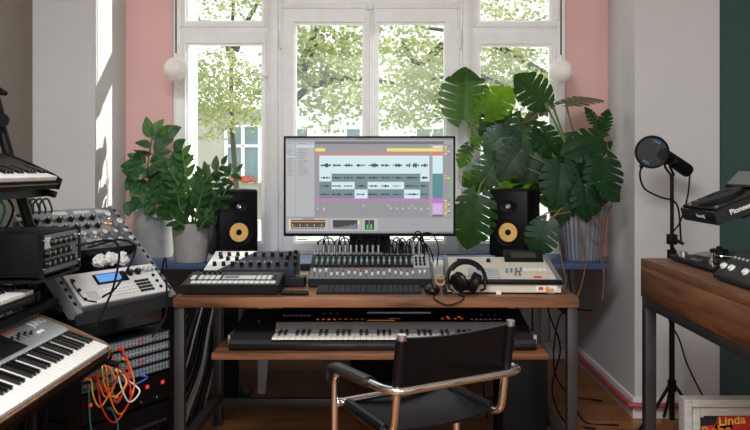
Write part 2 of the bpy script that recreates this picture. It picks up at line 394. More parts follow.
house('beige rendered house with a white casement window, beyond the side pane', -24, -4.5, 28, 3.35, 'facade', [-10.1, -7.55, -5.02], (.78, -2.6))
house('white rendered taller house beyond the middle panes', -3.95, 20, 29, 9.0, 'facade_white', [-3.35, -.8, 1.8, 4.3, 6.9], (.75, -2.6))
def tree(x, y, r, lean, h, label, clusters, nleaf, boughs, dy=0):
    y += dy; clusters = [(a, b+dy, c, d, min(e, .75), f_, n) for a, b, c, d, e, f_, n in clusters]; boughs = [[(p[0], p[1]+dy, p[2]) for p in b] for b in boughs]
    t = thing('tree', label, 'tree', (x, y, -4), group='trees in the yard'); base = Vector((x, y, -4))
    tp = Vector((lean, 0, h+4))
    MB().tube(catmull([(0, 0, 0), tp*.4+Vector((.1, 0, 0)), tp*.7-Vector((.06, 0, 0)), tp], 5), [r*1.3-(r*.9)*i/15 for i in range(16)], 9).build('trunk', 'bark', t)
    for b in boughs:
        P = catmull([Vector(p)-base for p in b], 5); n = len(P)
        MB().tube(P, [.07-.05*i/(n-1) for i in range(n)], 7).build('bough', 'bark', t)
    lf = MB()
    for cx, cy, cz, rx, ry, rz, n in clusters:
        for i in range(int(n*2.3)):
            # twigs: little flat sprays of leaves
            d = Vector((random.gauss(0, 1), random.gauss(0, 1), random.gauss(0, 1))); d = d.normalized()*random.random()**.4
            c = Vector((cx+d.x*rx, cy+d.y*ry, cz+d.z*rz))-base; sl = random.uniform(-.5, .5)
            for j in range(nleaf):
                u = random.uniform(-.26, .26); p = c+Vector((u, random.uniform(-.2, .2), u*sl+random.uniform(-.05, .05)))
                a = random.uniform(0, 6.28); q = Vector((cos(a), random.uniform(-.5, .5), sin(a)*.6-.2)).normalized(); w = q.orthogonal().normalized()
                w = (w*cos(a*3)+q.cross(w)*sin(a*3)); L = random.uniform(.05, .095)
                lf.add([p, p+q*L*.5+w*L*.32, p+q*L, p+q*L*.5-w*L*.32], [(0, 1, 2, 3)])
    lf.build('foliage', 'tree_leaf', t)
tree(-2.62, 12, .06, .05, 5.2, 'tree with the thickest visible trunk, seen through the side casement', [(-2.7, 11.4, 2.5, 1.0, .7, .75, 105), (-2.6, 11.6, 4.3, 1.5, 1, .8, 60), (-4.6, 12.3, 3.6, 1.2, 1, 1.2, 60)], 13,
     [[(-2.6, 12, 3.1), (-2.9, 11.9, 3.75), (-3.6, 11.8, 3.7)], [(-2.58, 12, 3.3), (-2.35, 11.9, 3.8), (-2.0, 11.9, 4.4)]], dy=1.6)
tree(-1.45, 10.2, .07, .03, 4.6, 'leafy tree with slanting branches, behind the middle casements', [(-.65, 10.2, 2.6, .8, .7, .85, 95), (-.2, 10.6, 3.6, 1.1, .8, .5, 45), (-1.9, 10.4, 3.9, .8, .7, .6, 30)], 13,
     [[(-1.42, 10.2, 1.6), (-1.1, 10.1, 2.2), (-.5, 10.1, 2.42), (.15, 10.1, 2.36)], [(-1.42, 10.2, 2.0), (-1.0, 10.1, 2.75), (-.75, 10.05, 3.3)], [(-1.42, 10.2, 2.3), (-1.05, 10.15, 2.5), (-.85, 10.1, 2.9)]])
tree(2.9, 11, .1, -.1, 5.2, 'yellowish leafy tree behind the casement above the big-leaved plant', [(1.9, 11, 2.7, 1.0, .8, .85, 105), (.6, 10.8, 2.6, .7, .8, .95, 95), (2.0, 11.2, 4.2, 1.5, .9, .7, 60), (3.6, 11.3, 3.4, 1.1, 1, 1.3, 60)], 13,
     [[(2.9, 11, 2.0), (1.8, 10.9, 2.6), (1.3, 10.8, 2.75), (.75, 10.8, 2.65)], [(2.85, 11, 2.6), (1.6, 10.9, 3.3), (.5, 10.8, 3.5)], [(.95, 10.8, 3.2), (.55, 10.75, 2.9), (.3, 10.75, 3.25)]], dy=1.5)
# ================================================================ LIGHT
w = bpy.data.worlds.new('sky'); SC.world = w; w.use_nodes = True; bg = w.node_tree.nodes['Background']
bg.inputs[0].default_value = (.93, .97, 1, 1); bg.inputs[1].default_value = SKY
lamp = thing('ceiling_fill_panel', 'flat white ceiling panel added as an unseen fill light above the middle of the room', 'lamp', (-.5, .2, CEIL))  # unseen panel, added to brighten the room from above
MB().box(-.8, .8, -.55, .55, -.06, 0, bev=.01).build('housing', 'white_paint', lamp)
ad = bpy.data.lights.new('ceiling_fill', 'AREA'); ad.shape = 'RECTANGLE'; ad.size = 1.5; ad.size_y = 1.0; ad.energy = FILL; ad.color = (.985, .99, 1)
ao = bpy.data.objects.new('ceiling_fill', ad); COL.objects.link(ao); ao.location = (-.5, .2, CEIL-.07)
sd = bpy.data.lights.new('sun', 'SUN'); sd.energy = SUN; sd.angle = radians(.6); sd.color = (1, .95, .86)
so = bpy.data.objects.new('sun', sd); COL.objects.link(so); so.location = (8, 9, 6)
so.rotation_euler = Vector(SUNDIR).to_track_quat('-Z', 'Y').to_euler()
def portal(loc, rot, sx, sy):
    d = bpy.data.lights.new('portal', 'AREA'); d.shape = 'RECTANGLE'; d.size = sx; d.size_y = sy; d.cycles.is_portal = True
    o = bpy.data.objects.new('portal', d); COL.objects.link(o); o.location = loc; o.rotation_euler = rot
portal((-.08, 4.56, 1.83), (-pi/2, 0, 0), 2.2, 2.1)
portal((.45, -2.55, 1.7), (pi/2, 0, 0), 4.3, 2.4)
SC.view_settings.view_transform = 'Standard'; SC.view_settings.look = 'None'; SC.view_settings.gamma = 1; SC.view_settings.use_curve_mapping = False
SC.view_settings.exposure = EXPOSURE
# globe pendants hanging in the niche
for px, py, D, lab in ((176, 69, 4.2, 'white globe pendant lamp on black cord beside the concrete-potted plants'), (561, 71, 4.2, 'white globe pendant lamp on black cord above the big-leaved plant')):
    c = at(px, py, D); t = thing('pendant_lamp', lab, 'lamp', c, group='globe pendants')
    MB().ball((0, 0, 0), .065, 28, 18).build('globe', 'globe', t)
    MB().cyl((0, 0, .058), (0, 0, .085), .016, .012, 14).build('cap', 'white_paint', t)
    MB().cyl((0, 0, .085), (0, 0, 2.9-c.z), .004, n=8).build('cord', 'deep_black', t)
# heating pipe along the pier foot
pp = thing('heating_pipe', 'red painted heating pipe running along the foot of the pale pier', 'pipe', (1.25, 4.2, .07))
PM = Matrix.Translation((-1.25, -4.2, -.07))
MB().tube(catmull([(1.238, 5.14, .07), (1.238, 4.3, .07), (1.238, 3.96, .07)], 4)+[Vector((1.242, 3.915, .07)), Vector((1.27, 3.905, .07)), Vector((1.50, 3.905, .07))], .015, 10).build('pipe', 'pipe_red', pp, PM)
MB().cyl((1.49, 3.905, .07), (1.545, 3.905, .07), .026, n=12).box(1.50, 1.535, 3.88, 3.93, .03, .11, bev=.006).build('valve', 'pipe_red', pp, PM)
# ================================================================ DESK
desk = thing('desk', 'long wooden plank desk on steel frame in front of the window', 'desk', (-.027, 3.46, 0)); DM = T((.027, -3.46, 0))
MB().box(-.827, .772, 3.07, 3.86, .71, .75, bev=.003).build('tabletop', 'desk_wood', desk, DM)
for x in (-.827, .73):
    for y in (3.085, 3.80): MB().box(x, x+.04, y, y+.04, 0, .71, bev=.002).build('leg', 'steel', desk, DM)
    MB().box(x, x+.04, 3.125, 3.80, .12, .16, bev=.002).build('rail', 'steel', desk, DM)
    MB().box(x, x+.04, 3.125, 3.80, .67, .71, bev=.002).build('rail', 'steel', desk, DM)
MB().box(-.787, .73, 3.80, 3.84, .095, .135, bev=.002).build('stretcher', 'steel', desk, DM)
sh = MB().box(-.68, .655, 3.09, 3.62, .50, .525, bev=.002).build('shelf_board', 'desk_wood', desk, DM)
for x in (-.66, .615): MB().box(x, x+.02, 3.56, 3.60, .525, .71).build('hanger', 'steel', sh)
# ---------------------------------------------------------------- keys
def keys(par, x0, n, w, y0, z0, L=.14, skip=0, drop=.022, start=0):
    """n white keys from x0; y0 front edge, z0 key top"""
    wk = MB().box(.0006, w-.0006, 0, L, -drop, 0, bev=.0012); bk = MB().prism([(L*.36, -.004), (L*.37, .010), (L, .010), (L, -.004)], -.0052*w/.0235, .0052*w/.0235, 0)
    many('white_key', wk, 'white_key', par, [(x0+i*w, y0, z0) for i in range(n)])
    many('black_key', bk, 'black_key', par, [(x0+(i+1)*w, y0, z0) for i in range(n-1) if (i+start) % 7 not in (2, 6)])
# ---------------------------------------------------------------- workstation keyboard on the shelf
kb = thing('keyboard_synth', 'wide dark grey keyboard on the shelf under the desktop', 'keyboard', (-.62, 3.13, .525))
W = 1.235
MB().box(0, W, 0, .40, .004, .03, bev=.004).box(0, W, .004, .02, .02, .045).build('case', 'gloss_black', kb)
MB().prism([(.0, .028), (0, .045), (.165, .064), (.40, .098), (.40, .03)], 0, .17, 0).build('end_block', 'dark_grey', kb)
MB().prism([(.0, .028), (0, .045), (.165, .064), (.40, .098), (.40, .03)], W-.085, W, 0).build('end_block', 'dark_grey', kb)
MB().prism([(.145, .03), (.145, .056), (.172, .080), (.40, .105), (.40, .03)], .17, W-.085, 0).build('control_panel', 'black', kb)
MB().prism([(.128, .05), (.128, .058), (.166, .083), (.175, .083), (.175, .05)], .17, W-.085, 0).build('strip', 'light_grey', kb)
MB().box(.17, W-.085, 0, .006, .028, .036).build('key_slip', 'dark_grey', kb)
keys(kb, .172, 41, .0238, .004, .052, .125)
MB().box(-.004, .004, .012, .40, .03, .062).build('side_trim', 'alu', kb); MB().box(W-.008, W+.004, .012, .40, .03, .062).build('side_trim', 'alu', kb)
MB().lathe([(.032, 0), (.03, .004), (.012, .006), (.008, .02), (.011, .024), (0, .027)], (.09, .20, .068)).build('joystick', 'knob_black', kb)
def pz(y): return .080+(y-.172)*.1096
sl = Matrix.Rotation(atan2(.025, .228), 4, 'X')
MB().box(.55, .83, .30, .315, pz(.307)+.001, pz(.307)+.006).build('display_strip', 'button_white', kb)
MB().box(.42, .86, .205, .29, -.001, .001).build('display', 'deep_black', kb, T((0, 0, pz(.247)+.001)) @ T((0, .247, 0)) @ sl @ T((0, -.247, 0)))
pos = {'led_orange': [], 'led_red': [], 'button_grey': [], 'button_teal': []}
for i in range(9):
    pos['led_orange' if i not in (2, 5) else 'led_red'].append((.34+i*.024, .215, pz(.215))); pos['led_orange'].append((.56+i*.013-.0, .20, pz(.20)))
for i in range(4): pos['led_orange'].append((.875+i*.028, .225, pz(.225))); pos['button_grey'].append((.65+i*.012, .222, pz(.222)+.001))
pos['led_red'] += [(.90, .25, pz(.25)), (.95, .25, pz(.25))]
for i in range(7): pos['button_grey'].append((1.0+i*.02, .215, pz(.215))); pos['button_grey'].append((.19+i*.018, .27, pz(.27)))
for i in range(3): pos['button_teal'].append((1.05+i*.03, .28, pz(.28))); pos['button_teal'].append((.36+i*.03, .30, pz(.30)))
for m, p in pos.items(): many('button', MB().box(-.0055, .0055, -.003, .003, -.001, .003), m, kb, p)
# ---------------------------------------------------------------- monitor
S = 3.60
mo = thing('monitor', 'large flat monitor with thin black bezel showing a music arrangement', 'monitor', (-.06, 3.70, .75)); MM = T((.06, -3.70, -.75))
x0, x1, z0, z1 = X(283.6, S), X(455.4, S), Z(236.3, S), Z(136, S)
cx = (x0+x1)/2
MB().box(x0, x1, S, S+.035, z0, z1, bev=.004).box(x0+.15, x1-.15, S+.035, S+.06, z0+.08, z1-.08, bev=.01).build('housing', 'black', mo, MM)
MB().box(cx-.095, cx+.095, S+.05, S+.085, .762, z0+.12, bev=.006).build('stand_neck', 'matte_black', mo, MM)
MB().box(cx-.15, cx+.15, S+.005, S+.22, .75, .764, bev=.004).build('stand_base', 'matte_black', mo, MM)
ui = ['ui_bg', 'ui_arr', 'ui_browser', 'ui_dark', 'ui_line', 'ui_cyan', 'ui_teal', 'ui_tealh', 'ui_yellow', 'ui_red', 'ui_mag', 'ui_lav', 'ui_black', 'ui_orange', 'ui_green', 'ui_pale', 'ui_white']
ux0, ux1, uz0, uz1 = x0+.010, x1-.010, z0+.014, z1-.010
def U(x): return ux0+(x-18)/(577-18)*(ux1-ux0)
def V(y): return uz1-(y-25)/(347-25)*(uz1-uz0)
sc = MB()
def rect(x, y, x2, y2, m, l=1): sc.add([(U(x), S-.0003*l, V(y)), (U(x2), S-.0003*l, V(y)), (U(x2), S-.0003*l, V(y2)), (U(x), S-.0003*l, V(y2))], [(0, 3, 2, 1)], ui.index(m))
rect(18, 25, 577, 347, 'ui_bg'); rect(18, 25, 577, 31, 'ui_line', 2); rect(255, 26, 300, 30, 'ui_dark', 3)
rect(19, 38, 50, 291, 'ui_browser', 2); rect(52, 38, 113, 291, 'ui_browser', 2); rect(20, 85, 50, 90, 'ui_pale', 3); rect(52, 48, 112, 57, 'ui_pale', 3)
rnd = random.Random(3)
for i in range(22):
    y = 42+i*5.2
    if 47 < y < 58: continue
    if i < 24: rect(24, y, 24+rnd.uniform(8, 22), y+1.6, 'ui_line', 3)
    rect(58+(i % 3)*2, y, 66+rnd.uniform(8, 30), y+1.6, 'ui_line', 3)
rect(115, 36, 545, 45, 'ui_dark', 2); rect(115, 45, 573, 291, 'ui_arr', 2); rect(497, 45, 507, 291, 'ui_bg', 3)
for i in range(28): rect(117+i*13.6, 45, 117.7+i*13.6, 289, 'ui_line', 3)
for i in range(10): rect(117, 232+i*6, 507, 232.8+i*6, 'ui_line', 3)
rect(117, 59, 150, 70, 'ui_yellow', 4); rect(355, 59, 508, 70, 'ui_yellow', 4); rect(508, 50, 542, 58, 'ui_white', 4); rect(508, 59, 542, 70, 'ui_yellow', 4)
rect(117, 76, 507, 81, 'ui_red', 4); rect(508, 71, 542, 83, 'ui_red', 4)
rect(130, 84, 497, 145, 'ui_cyan', 4); rect(130, 145, 497, 229, 'ui_teal', 4)
for a, b, c, d in ((130, 145, 171, 172), (467, 145, 497, 172), (171, 173, 248, 198), (291, 173, 413, 198), (248, 199, 291, 229), (413, 199, 466, 229)): rect(a, b, c, d, 'ui_cyan', 5)
rect(130, 171.5, 497, 172.8, 'ui_arr', 6); rect(130, 197.5, 497, 198.8, 'ui_arr', 6)
def wave(xa, xb, yc, amp):
    n = max(4, int((xb-xa)/1.6)); a = [rnd.random()**1.6*amp+.6 for _ in range(n+1)]; vs = []
    for i in range(n+1):
        x = xa+(xb-xa)*i/n; e = sin(pi*i/n)**.5 if 0 < i < n else .1
        vs += [(U(x), S-.0003*7, V(yc-a[i]*e)), (U(x), S-.0003*7, V(yc+a[i]*e))]
    sc.add(vs, [(2*i, 2*i+2, 2*i+3, 2*i+1) for i in range(n)], ui.index('ui_black'))
for a, b in ((133, 168), (171, 205), (210, 243), (253, 285), (291, 328), (333, 366), (373, 406), (416, 464), (468, 492)):
    wave(a, b, 117, 11 if a > 400 or 280 < a < 300 else 8)
    for yc in (159, 187, 215): wave(a, b-(2 if yc > 160 else 0), yc, 5)
rect(117, 231, 507, 236, 'ui_mag', 4); rect(508, 231, 542, 243, 'ui_mag', 4); rect(508, 246, 542, 283, 'ui_lav', 4); rect(508, 284, 542, 291, 'ui_dark', 4)
for i in range(5): rect(508, 250+i*7, 542, 250.8+i*7, 'ui_mag', 5)
rect(508, 84, 542, 145, 'ui_cyan', 4); rect(508, 145, 542, 229, 'ui_tealh', 4)
for x, y in ((121, 262), (142, 262), (142, 268), (275, 253), (357, 253), (366, 262), (386, 262), (406, 262), (427, 262), (438, 253), (448, 262), (468, 262), (468, 268), (489, 262)): rect(x, y-2, x+6, y+3, 'ui_lav', 5)
for i, y in enumerate(list(range(52, 84, 8))+[150, 158]+list(range(234, 290, 7))):
    rect(547, y, 556, y+4, 'ui_orange' if i % 3 else 'ui_yellow', 4); rect(558, y, 566, y+4, ('ui_tealh', 'ui_bg', 'ui_yellow')[i % 3], 4)
rect(567, 155, 570, 229, 'ui_green', 4)
rect(18, 292, 577, 294, 'ui_line', 3); rect(18, 341, 577, 347, 'ui_line', 3); rect(525, 342, 570, 345, 'ui_dark', 4)
rect(25, 296, 161, 339, 'ui_browser', 3); rect(36, 302, 150, 327, 'ui_black', 4); rect(37, 306, 149, 309, 'ui_orange', 5); rect(75, 297, 112, 300, 'ui_dark', 5)
for i in range(14): rect(40+i*8, 316, 43+i*8, 325, 'ui_orange' if i % 3 == 0 else 'ui_dark', 5)
for i in range(10): rect(38+i*11, 329, 45+i*11, 333, 'ui_dark', 5)
rect(165, 296, 268, 339, 'ui_browser', 3); rect(175, 302, 257, 332, 'ui_black', 4); rect(175, 301, 235, 304, 'ui_dark', 5)
for i in range(26):
    h = 3+14*(i/26)**2+rnd.random()*5; rect(177+i*3, 332-h, 178.4+i*3, 331, 'ui_bg', 5)
rect(272, 296, 325, 339, 'ui_browser', 3); rect(282, 302, 313, 335, 'ui_black', 4); rect(288, 318, 293, 333, 'ui_green', 5); rect(301, 316, 306, 333, 'ui_green', 5); rect(294, 303, 300, 334, 'ui_dark', 5)
rect(30, 300, 33, 335, 'ui_yellow', 4); rect(259, 304, 265, 316, 'ui_yellow', 4); rect(316, 304, 320, 316, 'ui_orange', 4); rect(435, 317, 462, 319, 'ui_line', 4)
sc.build('screen', ui, mo, MM)
# ---------------------------------------------------------------- sloping panels
def sloped(t, w, d, zf, zr, case, panel, nlip=.0, zb=.006):
    """case with a sloping top; returns the frame of the top: x right, y up the slope, z out of it; origin front corner"""
    MB().prism([(0, zb), (0, zf), (d, zr), (d, zb)], 0, w, 0).box(.02, .05, .02, d-.02, 0, zb).box(w-.05, w-.02, .02, d-.02, 0, zb).build('case', case, t)
    v = Vector((0, d, zr-zf)); L = v.length; v.normalize(); x = Vector((1, 0, 0)); return frame(Vector((0, 0, zf)), x, v, x.cross(v)), L
def knob(r=.008, h=.014, cap=None):
    return MB().lathe([(r*1.15, 0), (r*1.1, h*.25), (r, h*.3), (r*.86, h), (0, h)], n=14).box(-.0008, .0008, 0, r*.8, h, h+.0006, m=1)
# drum machine at the desk's near corner
dm = thing('drum_machine', 'low black step sequencer with rows of pale pads on the desk edge', 'drum machine', (-.812, 3.125, .75), (0, 0, radians(-.5)))
Fm, L = sloped(dm, .392, .19, .040, .068, 'black', 'charcoal')
MB().box(.006, .386, .004, L-.004, 0, .002).build('face_plate', 'dark_grey', dm, Fm)
dpad = MB().box(-.0085, .0085, -.011, .011, 0, .005, bev=.0015); dpad = MB().box(-.0095, .0095, -.014, .014, 0, .005, bev=.0015); many('pad', dpad, 'button_white', dm, [Fm @ T((.045+i*.0215, .032, .002)) for i in range(16)])
many('pad', MB().box(-.009, .009, -.024, .024, 0, .005, bev=.0015), 'button_white', dm, [Fm @ T((x, .10, .002)) for x in (.03, .062, .085, .108, .131)]+[Fm @ T((x, .10, .002)) for x in (.30, .322, .344)])
many('button', MB().box(-.0055, .0055, -.0045, .0045, 0, .004), 'knob_black', dm, [Fm @ T((.045+i*.0215, .058, .002)) for i in range(16)]+[Fm @ T((x, y, .002)) for x in (.367,) for y in (.03, .09, .125)])
MB().box(.15, .285, .082, .130, .002, .0035).build('display', 'panel_silver', dm, Fm)
MB().box(.156, .215, .09, .122, .0035, .004).build('screen', 'lcd_grey', dm, Fm)
many('knob', knob(.006, .012), ['knob_black', 'button_white'], dm, [Fm @ T((.06+i*.022, .160, .002)) for i in range(4)])
# synth with a split white and navy face behind it
sy = thing('synth_module', 'sloping synth with split white and navy face behind the step sequencer', 'synth', (-.775, 3.375, .75))
Fm, L = sloped(sy, .39, .245, .068, .122, 'navy', 'navy')
MB().add([(0, 0, 0), (.06, 0, 0), (.19, L, 0), (0, L, 0), (0, 0, .002), (.06, 0, .002), (.19, L, .002), (0, L, .002)], [(0, 3, 2, 1), (4, 5, 6, 7), (0, 1, 5, 4), (1, 2, 6, 5), (2, 3, 7, 6), (3, 0, 4, 7)]).build('white_face', 'button_white', sy, Fm)
MB().add([(.06, 0, 0), (.39, 0, 0), (.39, L, 0), (.19, L, 0), (.06, 0, .002), (.39, 0, .002), (.39, L, .002), (.19, L, .002)], [(0, 3, 2, 1), (4, 5, 6, 7), (0, 1, 5, 4), (1, 2, 6, 5), (2, 3, 7, 6), (3, 0, 4, 7)]).build('navy_face', 'navy', sy, Fm)
kp = [(.035+i*.0395, .055) for i in range(10)]+[(.035+i*.0395, .185) for i in range(8)]+[(.08, .125), (.12, .125), (.345, .145), (.38, .145), (.35, .20), (.375, .215), (.045, .15)]
many('knob', knob(.0088, .018), ['knob_black', 'button_white'], sy, [Fm @ T((x, y, .002)) for x, y in kp])
many('switch', MB().box(-.003, .003, -.006, .006, 0, .006), 'button_grey', sy, [Fm @ T((.10+i*.03, .09, .002)) for i in range(7)])
# small boxes beside
t = thing('audio_box', 'small flat black box between the navy synth and the mixer', 'box', (-.405, 3.33, .75)); MB().box(-.035, .07, 0, .1, 0, .042, bev=.004).build('case', 'black', t); MB().box(-.03, .065, -.001, .002, .008, .034).build('front', 'charcoal', t)
t = thing('remote_control', 'small black handheld remote lying near the desk edge', 'remote', (-.355, 3.135, .75), (0, 0, radians(-4)))
MB().box(-.056, .056, -.018, .018, 0, .015, bev=.005).build('body', 'black', t)
many('button', MB().box(-.004, .004, -.003, .003, 0, .002), 'charcoal', t, [(-.04+i*.013, y, .015) for i in range(7) for y in (-.007, .006)])
# ---------------------------------------------------------------- mixer
mx = thing('mixing_desk', 'wide grey mixing desk with rows of knobs in front of the monitor', 'mixer', (-.322, 3.325, .75))
Wm = .532; Fm, L = sloped(mx, Wm, .265, .036, .120, 'charcoal', 'dark_grey')
MB().box(.004, Wm-.004, .004, L*.40, 0, .002).build('fader_panel', 'mid_grey', mx, Fm)
MB().box(.004, Wm-.075, L*.40, L-.028, 0, .002).build('channel_panel', 'charcoal', mx, Fm)
MB().box(Wm-.075, Wm-.004, L*.40, L-.028, 0, .002).build('master_panel', 'light_grey', mx, Fm)
MB().box(.004, Wm-.004, L-.028, L, 0, .004).build('jack_strip', 'mid_grey', mx, Fm)
nch = 18; cw = (Wm-.08)/nch; xs = [.012+cw*(i+.5) for i in range(nch)]
kk = knob(.0052, .011)
for row, (yy, m) in enumerate(((.44, 'knob_black'), (.54, 'button_teal'), (.64, 'button_grey'), (.74, 'button_teal'), (.84, 'knob_black'))): many('knob', kk, [m, 'button_white'], mx, [Fm @ T((x, L*yy, .002)) for x in xs])
many('fader_cap', MB().box(-.005, .005, -.008, .008, .0, .011, bev=.002), 'button_white', mx, [Fm @ T((x, L*(.12+.16*rnd.random()), .002)) for x in xs+[Wm-.05, Wm-.03]])
many('fader_slot', MB().box(-.0012, .0012, L*.05, L*.34, .002, .0026), 'deep_black', mx, [Fm @ T((x, 0, 0)) for x in xs])
many('mute_button', MB().box(-.004, .004, -.003, .003, 0, .004), 'pipe_red', mx, [Fm @ T((x, L*.365, .002)) for x in xs])
many('jack_socket', MB().lathe([(.006, 0), (.006, .004), (.003, .004), (.003, .001)], n=10), 'deep_black', mx, [Fm @ T((x, L-.014, .004)) for x in xs])
many('knob', kk, ['knob_black', 'button_white'], mx, [Fm @ T((Wm-.062+i*.018, L*(.5+.12*j), .002)) for i in range(3) for j in range(3)])
# jack leads standing in the mixer's rear strip
def mxp(x, dz=0): return Vector((-.322, 3.325, .75))+(Fm @ Vector((x, L-.014, .004+dz)))
def lead(name, label, group, pts, r, m, plug=None, cat='cable', pm='alu'):
    b = Vector(pts[0]); t = thing(name, label, cat, b, group=group)
    MB().tube([Vector(p)-b for p in catmull(pts, 7)], r, 7).build('wire', m, t)
    if plug: MB().cyl((0, 0, -plug), (0, 0, -.004), .0062, n=10).cyl((0, 0, -.004), (0, 0, .012), .005, .003, n=10, m=1).build('plug', [pm, 'rubber'], t)
    return t
lx = [xs[i] for i in (0, 1, 2, 3, 4, 5, 6, 7, 8, 9, 10, 11)]
for i, x in enumerate(lx):
    a = mxp(x, .045); hgt = .016+.009*((i*7) % 3); dx = (.035, .05, -.03, .03, .045, -.035, .02, .03, -.02, .04, .03, .02)[i]
    lead('jack_lead', 'black jack lead with silver plug standing in the mixing desk, under the screen', 'silver plugs on the mixing desk', [a, a+Vector((dx*.25, .006, hgt)), a+Vector((dx*.8, .024, hgt*.7)), a+Vector((dx*1.05, .05, -.05)), Vector((a.x+dx*1.05, 3.597, .752))], .0028, 'rubber', .045)
for i in range(12):
    x = .335+i*.0155; a = mxp(x, .02+.012*((i*5) % 3)); q = Vector((rnd.uniform(-.05, .05), .0, 0)); hh = rnd.uniform(.02, .045)
    lead('jack_lead', 'black lead in the tangle at the mixing desk end by the pale box', 'tangled mixer leads', [a, a+Vector((.005, -.004, hh*.8)), a+q*.5+Vector((.012, .002, hh)), a+q+Vector((.03, .024, .0)), a+q+Vector((.05, .05, -.06)), Vector((a.x+.05+q.x, 3.60, .752))], .003, 'rubber', .018+.012*((i*5) % 3), pm='black')
for x, dx, hh in ((.46, .05, .035), (.487, .085, .03)):
    a = mxp(x, .065); lead('jack_lead', 'tall silver plug with arching black lead over the mixing desk end', 'tall plugs at the mixing desk end', [a, a+Vector((dx*.2, 0, hh)), a+Vector((dx*.7, -.01, hh*.9)), a+Vector((dx, -.03, -.03)), a+Vector((dx*.9, -.06, -.11))], .003, 'rubber', .065)
# computer keyboard
ck = thing('computer_keyboard', 'slim dark computer keyboard in front of the mixing desk', 'keyboard', (-.27, 3.145, .75))
cf = MB().prism([(0, .002), (0, .008), (.125, .020), (.125, .006)], 0, .425, 0).box(.01, .415, .1, .115, 0, .01).build('case', 'charcoal', ck)
v = Vector((0, .125, .012)).normalized(); xx = Vector((1, 0, 0)); Fk = frame(Vector((0, 0, .008)), xx, v, xx.cross(v))
kc = MB().box(-.0078, .0078, -.0085, .0085, 0, .0025, bev=.001); pl = []
for r in range(5):
    for i in range(19):
        if not (r == 0 and 4 <= i <= 8): pl.append(Fk @ T((.017+i*.0217, .016+r*.0225, 0)))
many('keycap', kc, 'dark_grey', ck, pl[:95]); MB().box(.095, .195, .008, .024, 0, .0025, bev=.001).build('space_bar', 'dark_grey', ck, Fk)
# mouse, rod, tape, pale box
t = thing('mouse', 'rounded black computer mouse between keyboard and headphones', 'mouse', (X(432, 3.17), 3.17, .75)); MB().ball((0, 0, .016), (.033, .052, .022)).build('body', 'gloss_black', t); MB().cyl((-.004, -.03, .036), (.004, -.03, .036), .008, n=12).build('wheel', 'rubber', t)
t = thing('marker_pen', 'slim black marker lying by the headphones, pointing at the window', 'pen', (X(445, 3.2), 3.2, .75), (0, 0, radians(-3))); MB().cyl((0, -.07, .009), (0, .05, .009), .009, n=12).build('barrel', 'black', t); MB().cyl((0, .05, .009), (0, .085, .009), .0095, n=12).build('cap', 'rubber', t)
t = thing('tape_roll', 'tan roll of tape standing on edge behind the mouse', 'tape', (X(440.5, 3.36), 3.36, .776)); MB().ring((0, 0, 0), .02, .006, 'y', n=24).build('roll', 'cork', t)
t = thing('interface_box', 'pale metal box between mixing desk and sampler', 'box', (X(440, 3.62), 3.56, .75)); MB().box(-.036, .03, 0, .16, 0, .072, bev=.004).build('case', 'panel_silver', t); MB().box(-.032, .026, -.002, .002, .01, .06).build('front', 'light_grey', t)
# ---------------------------------------------------------------- sampler
mp = thing('sampler', 'beige pad sampler with tilted black display at the desk end', 'sampler', (.262, 3.16, .75), (0, 0, radians(-2.5)))
Wp = .455; Fm, L = sloped(mp, Wp, .37, .052, .108, 'beige_plastic', 'beige_plastic', zb=.008)
MB().box(-.004, .008, -.004, .372, .03, .055).prism([(-.004, .03), (-.004, .058), (.372, .116), (.372, .03)], -.006, .012, 0).build('side_cheek', 'mid_grey', mp); MB().prism([(-.004, .03), (-.004, .058), (.372, .116), (.372, .03)], Wp-.012, Wp+.006, 0).build('side_cheek', 'mid_grey', mp)
MB().box(-.006, Wp+.006, -.012, .014, .040, .060, bev=.006).build('wrist_bumper', 'black', mp)
many('pad', MB().box(-.0135, .0135, -.0135, .0135, 0, .006, bev=.002), 'button_grey', mp, [Fm @ T((.105+i*.033, .06+j*.033, .001)) for i in range(4) for j in range(4)])
d0 = MB().box(0, .17, 0, .012, 0, .075, bev=.003).build('display_housing', 'black', mp, Fm @ T((.262, L-.085, .006)) @ R(-64, 'X')); MB().box(.03, .14, -.001, .002, .02, .055).build('screen', 'lcd_dark', d0)
for i in range(4): MB().box(-.004, .004, -.030, .030, 0, .003).build('slider', 'button_blue', mp, Fm @ T((.255+i*.02, .15+.006*i, .001)) @ R(-8, 'Z'))
many('knob', knob(.013, .016), ['alu', 'knob_black'], mp, [Fm @ T((.292, .085, .001))]); many('knob', knob(.009, .014), ['knob_black', 'button_white'], mp, [Fm @ T((.19, L-.08, .001)), Fm @ T((.06, L-.085, .001)), Fm @ T((.075, L-.085, .001))])
many('button', MB().box(-.006, .006, -.004, .004, 0, .003), 'pale_yellow', mp, [Fm @ T((.335+i*.022, .12+.012*j, .001)) for i in range(4) for j in range(2)])
many('button', MB().box(-.016, .016, -.005, .005, 0, .004), 'red', mp, [Fm @ T((.37, .055, .001))]); many('button', MB().box(-.008, .008, -.004, .004, 0, .003), 'button_white', mp, [Fm @ T((.335+i*.02, .155+.014*j, .001)) for i in range(5) for j in range(3)])
fp = MB().box(.355, .438, -.004, .001, .012, .036).build('front_plate', 'button_white', mp)
MB().box(.365, .383, -.007, -.003, .02, .031).build('power_switch', 'red', mp); MB().cyl((.40, -.003, .024), (.40, -.016, .024), .009, .007, 14).box(.398, .424, -.012, -.004, .020, .026).build('knob', 'orange', mp)
MB().box(.195, .215, -.006, 0, 0, .01).build('foot', 'button_white', mp)
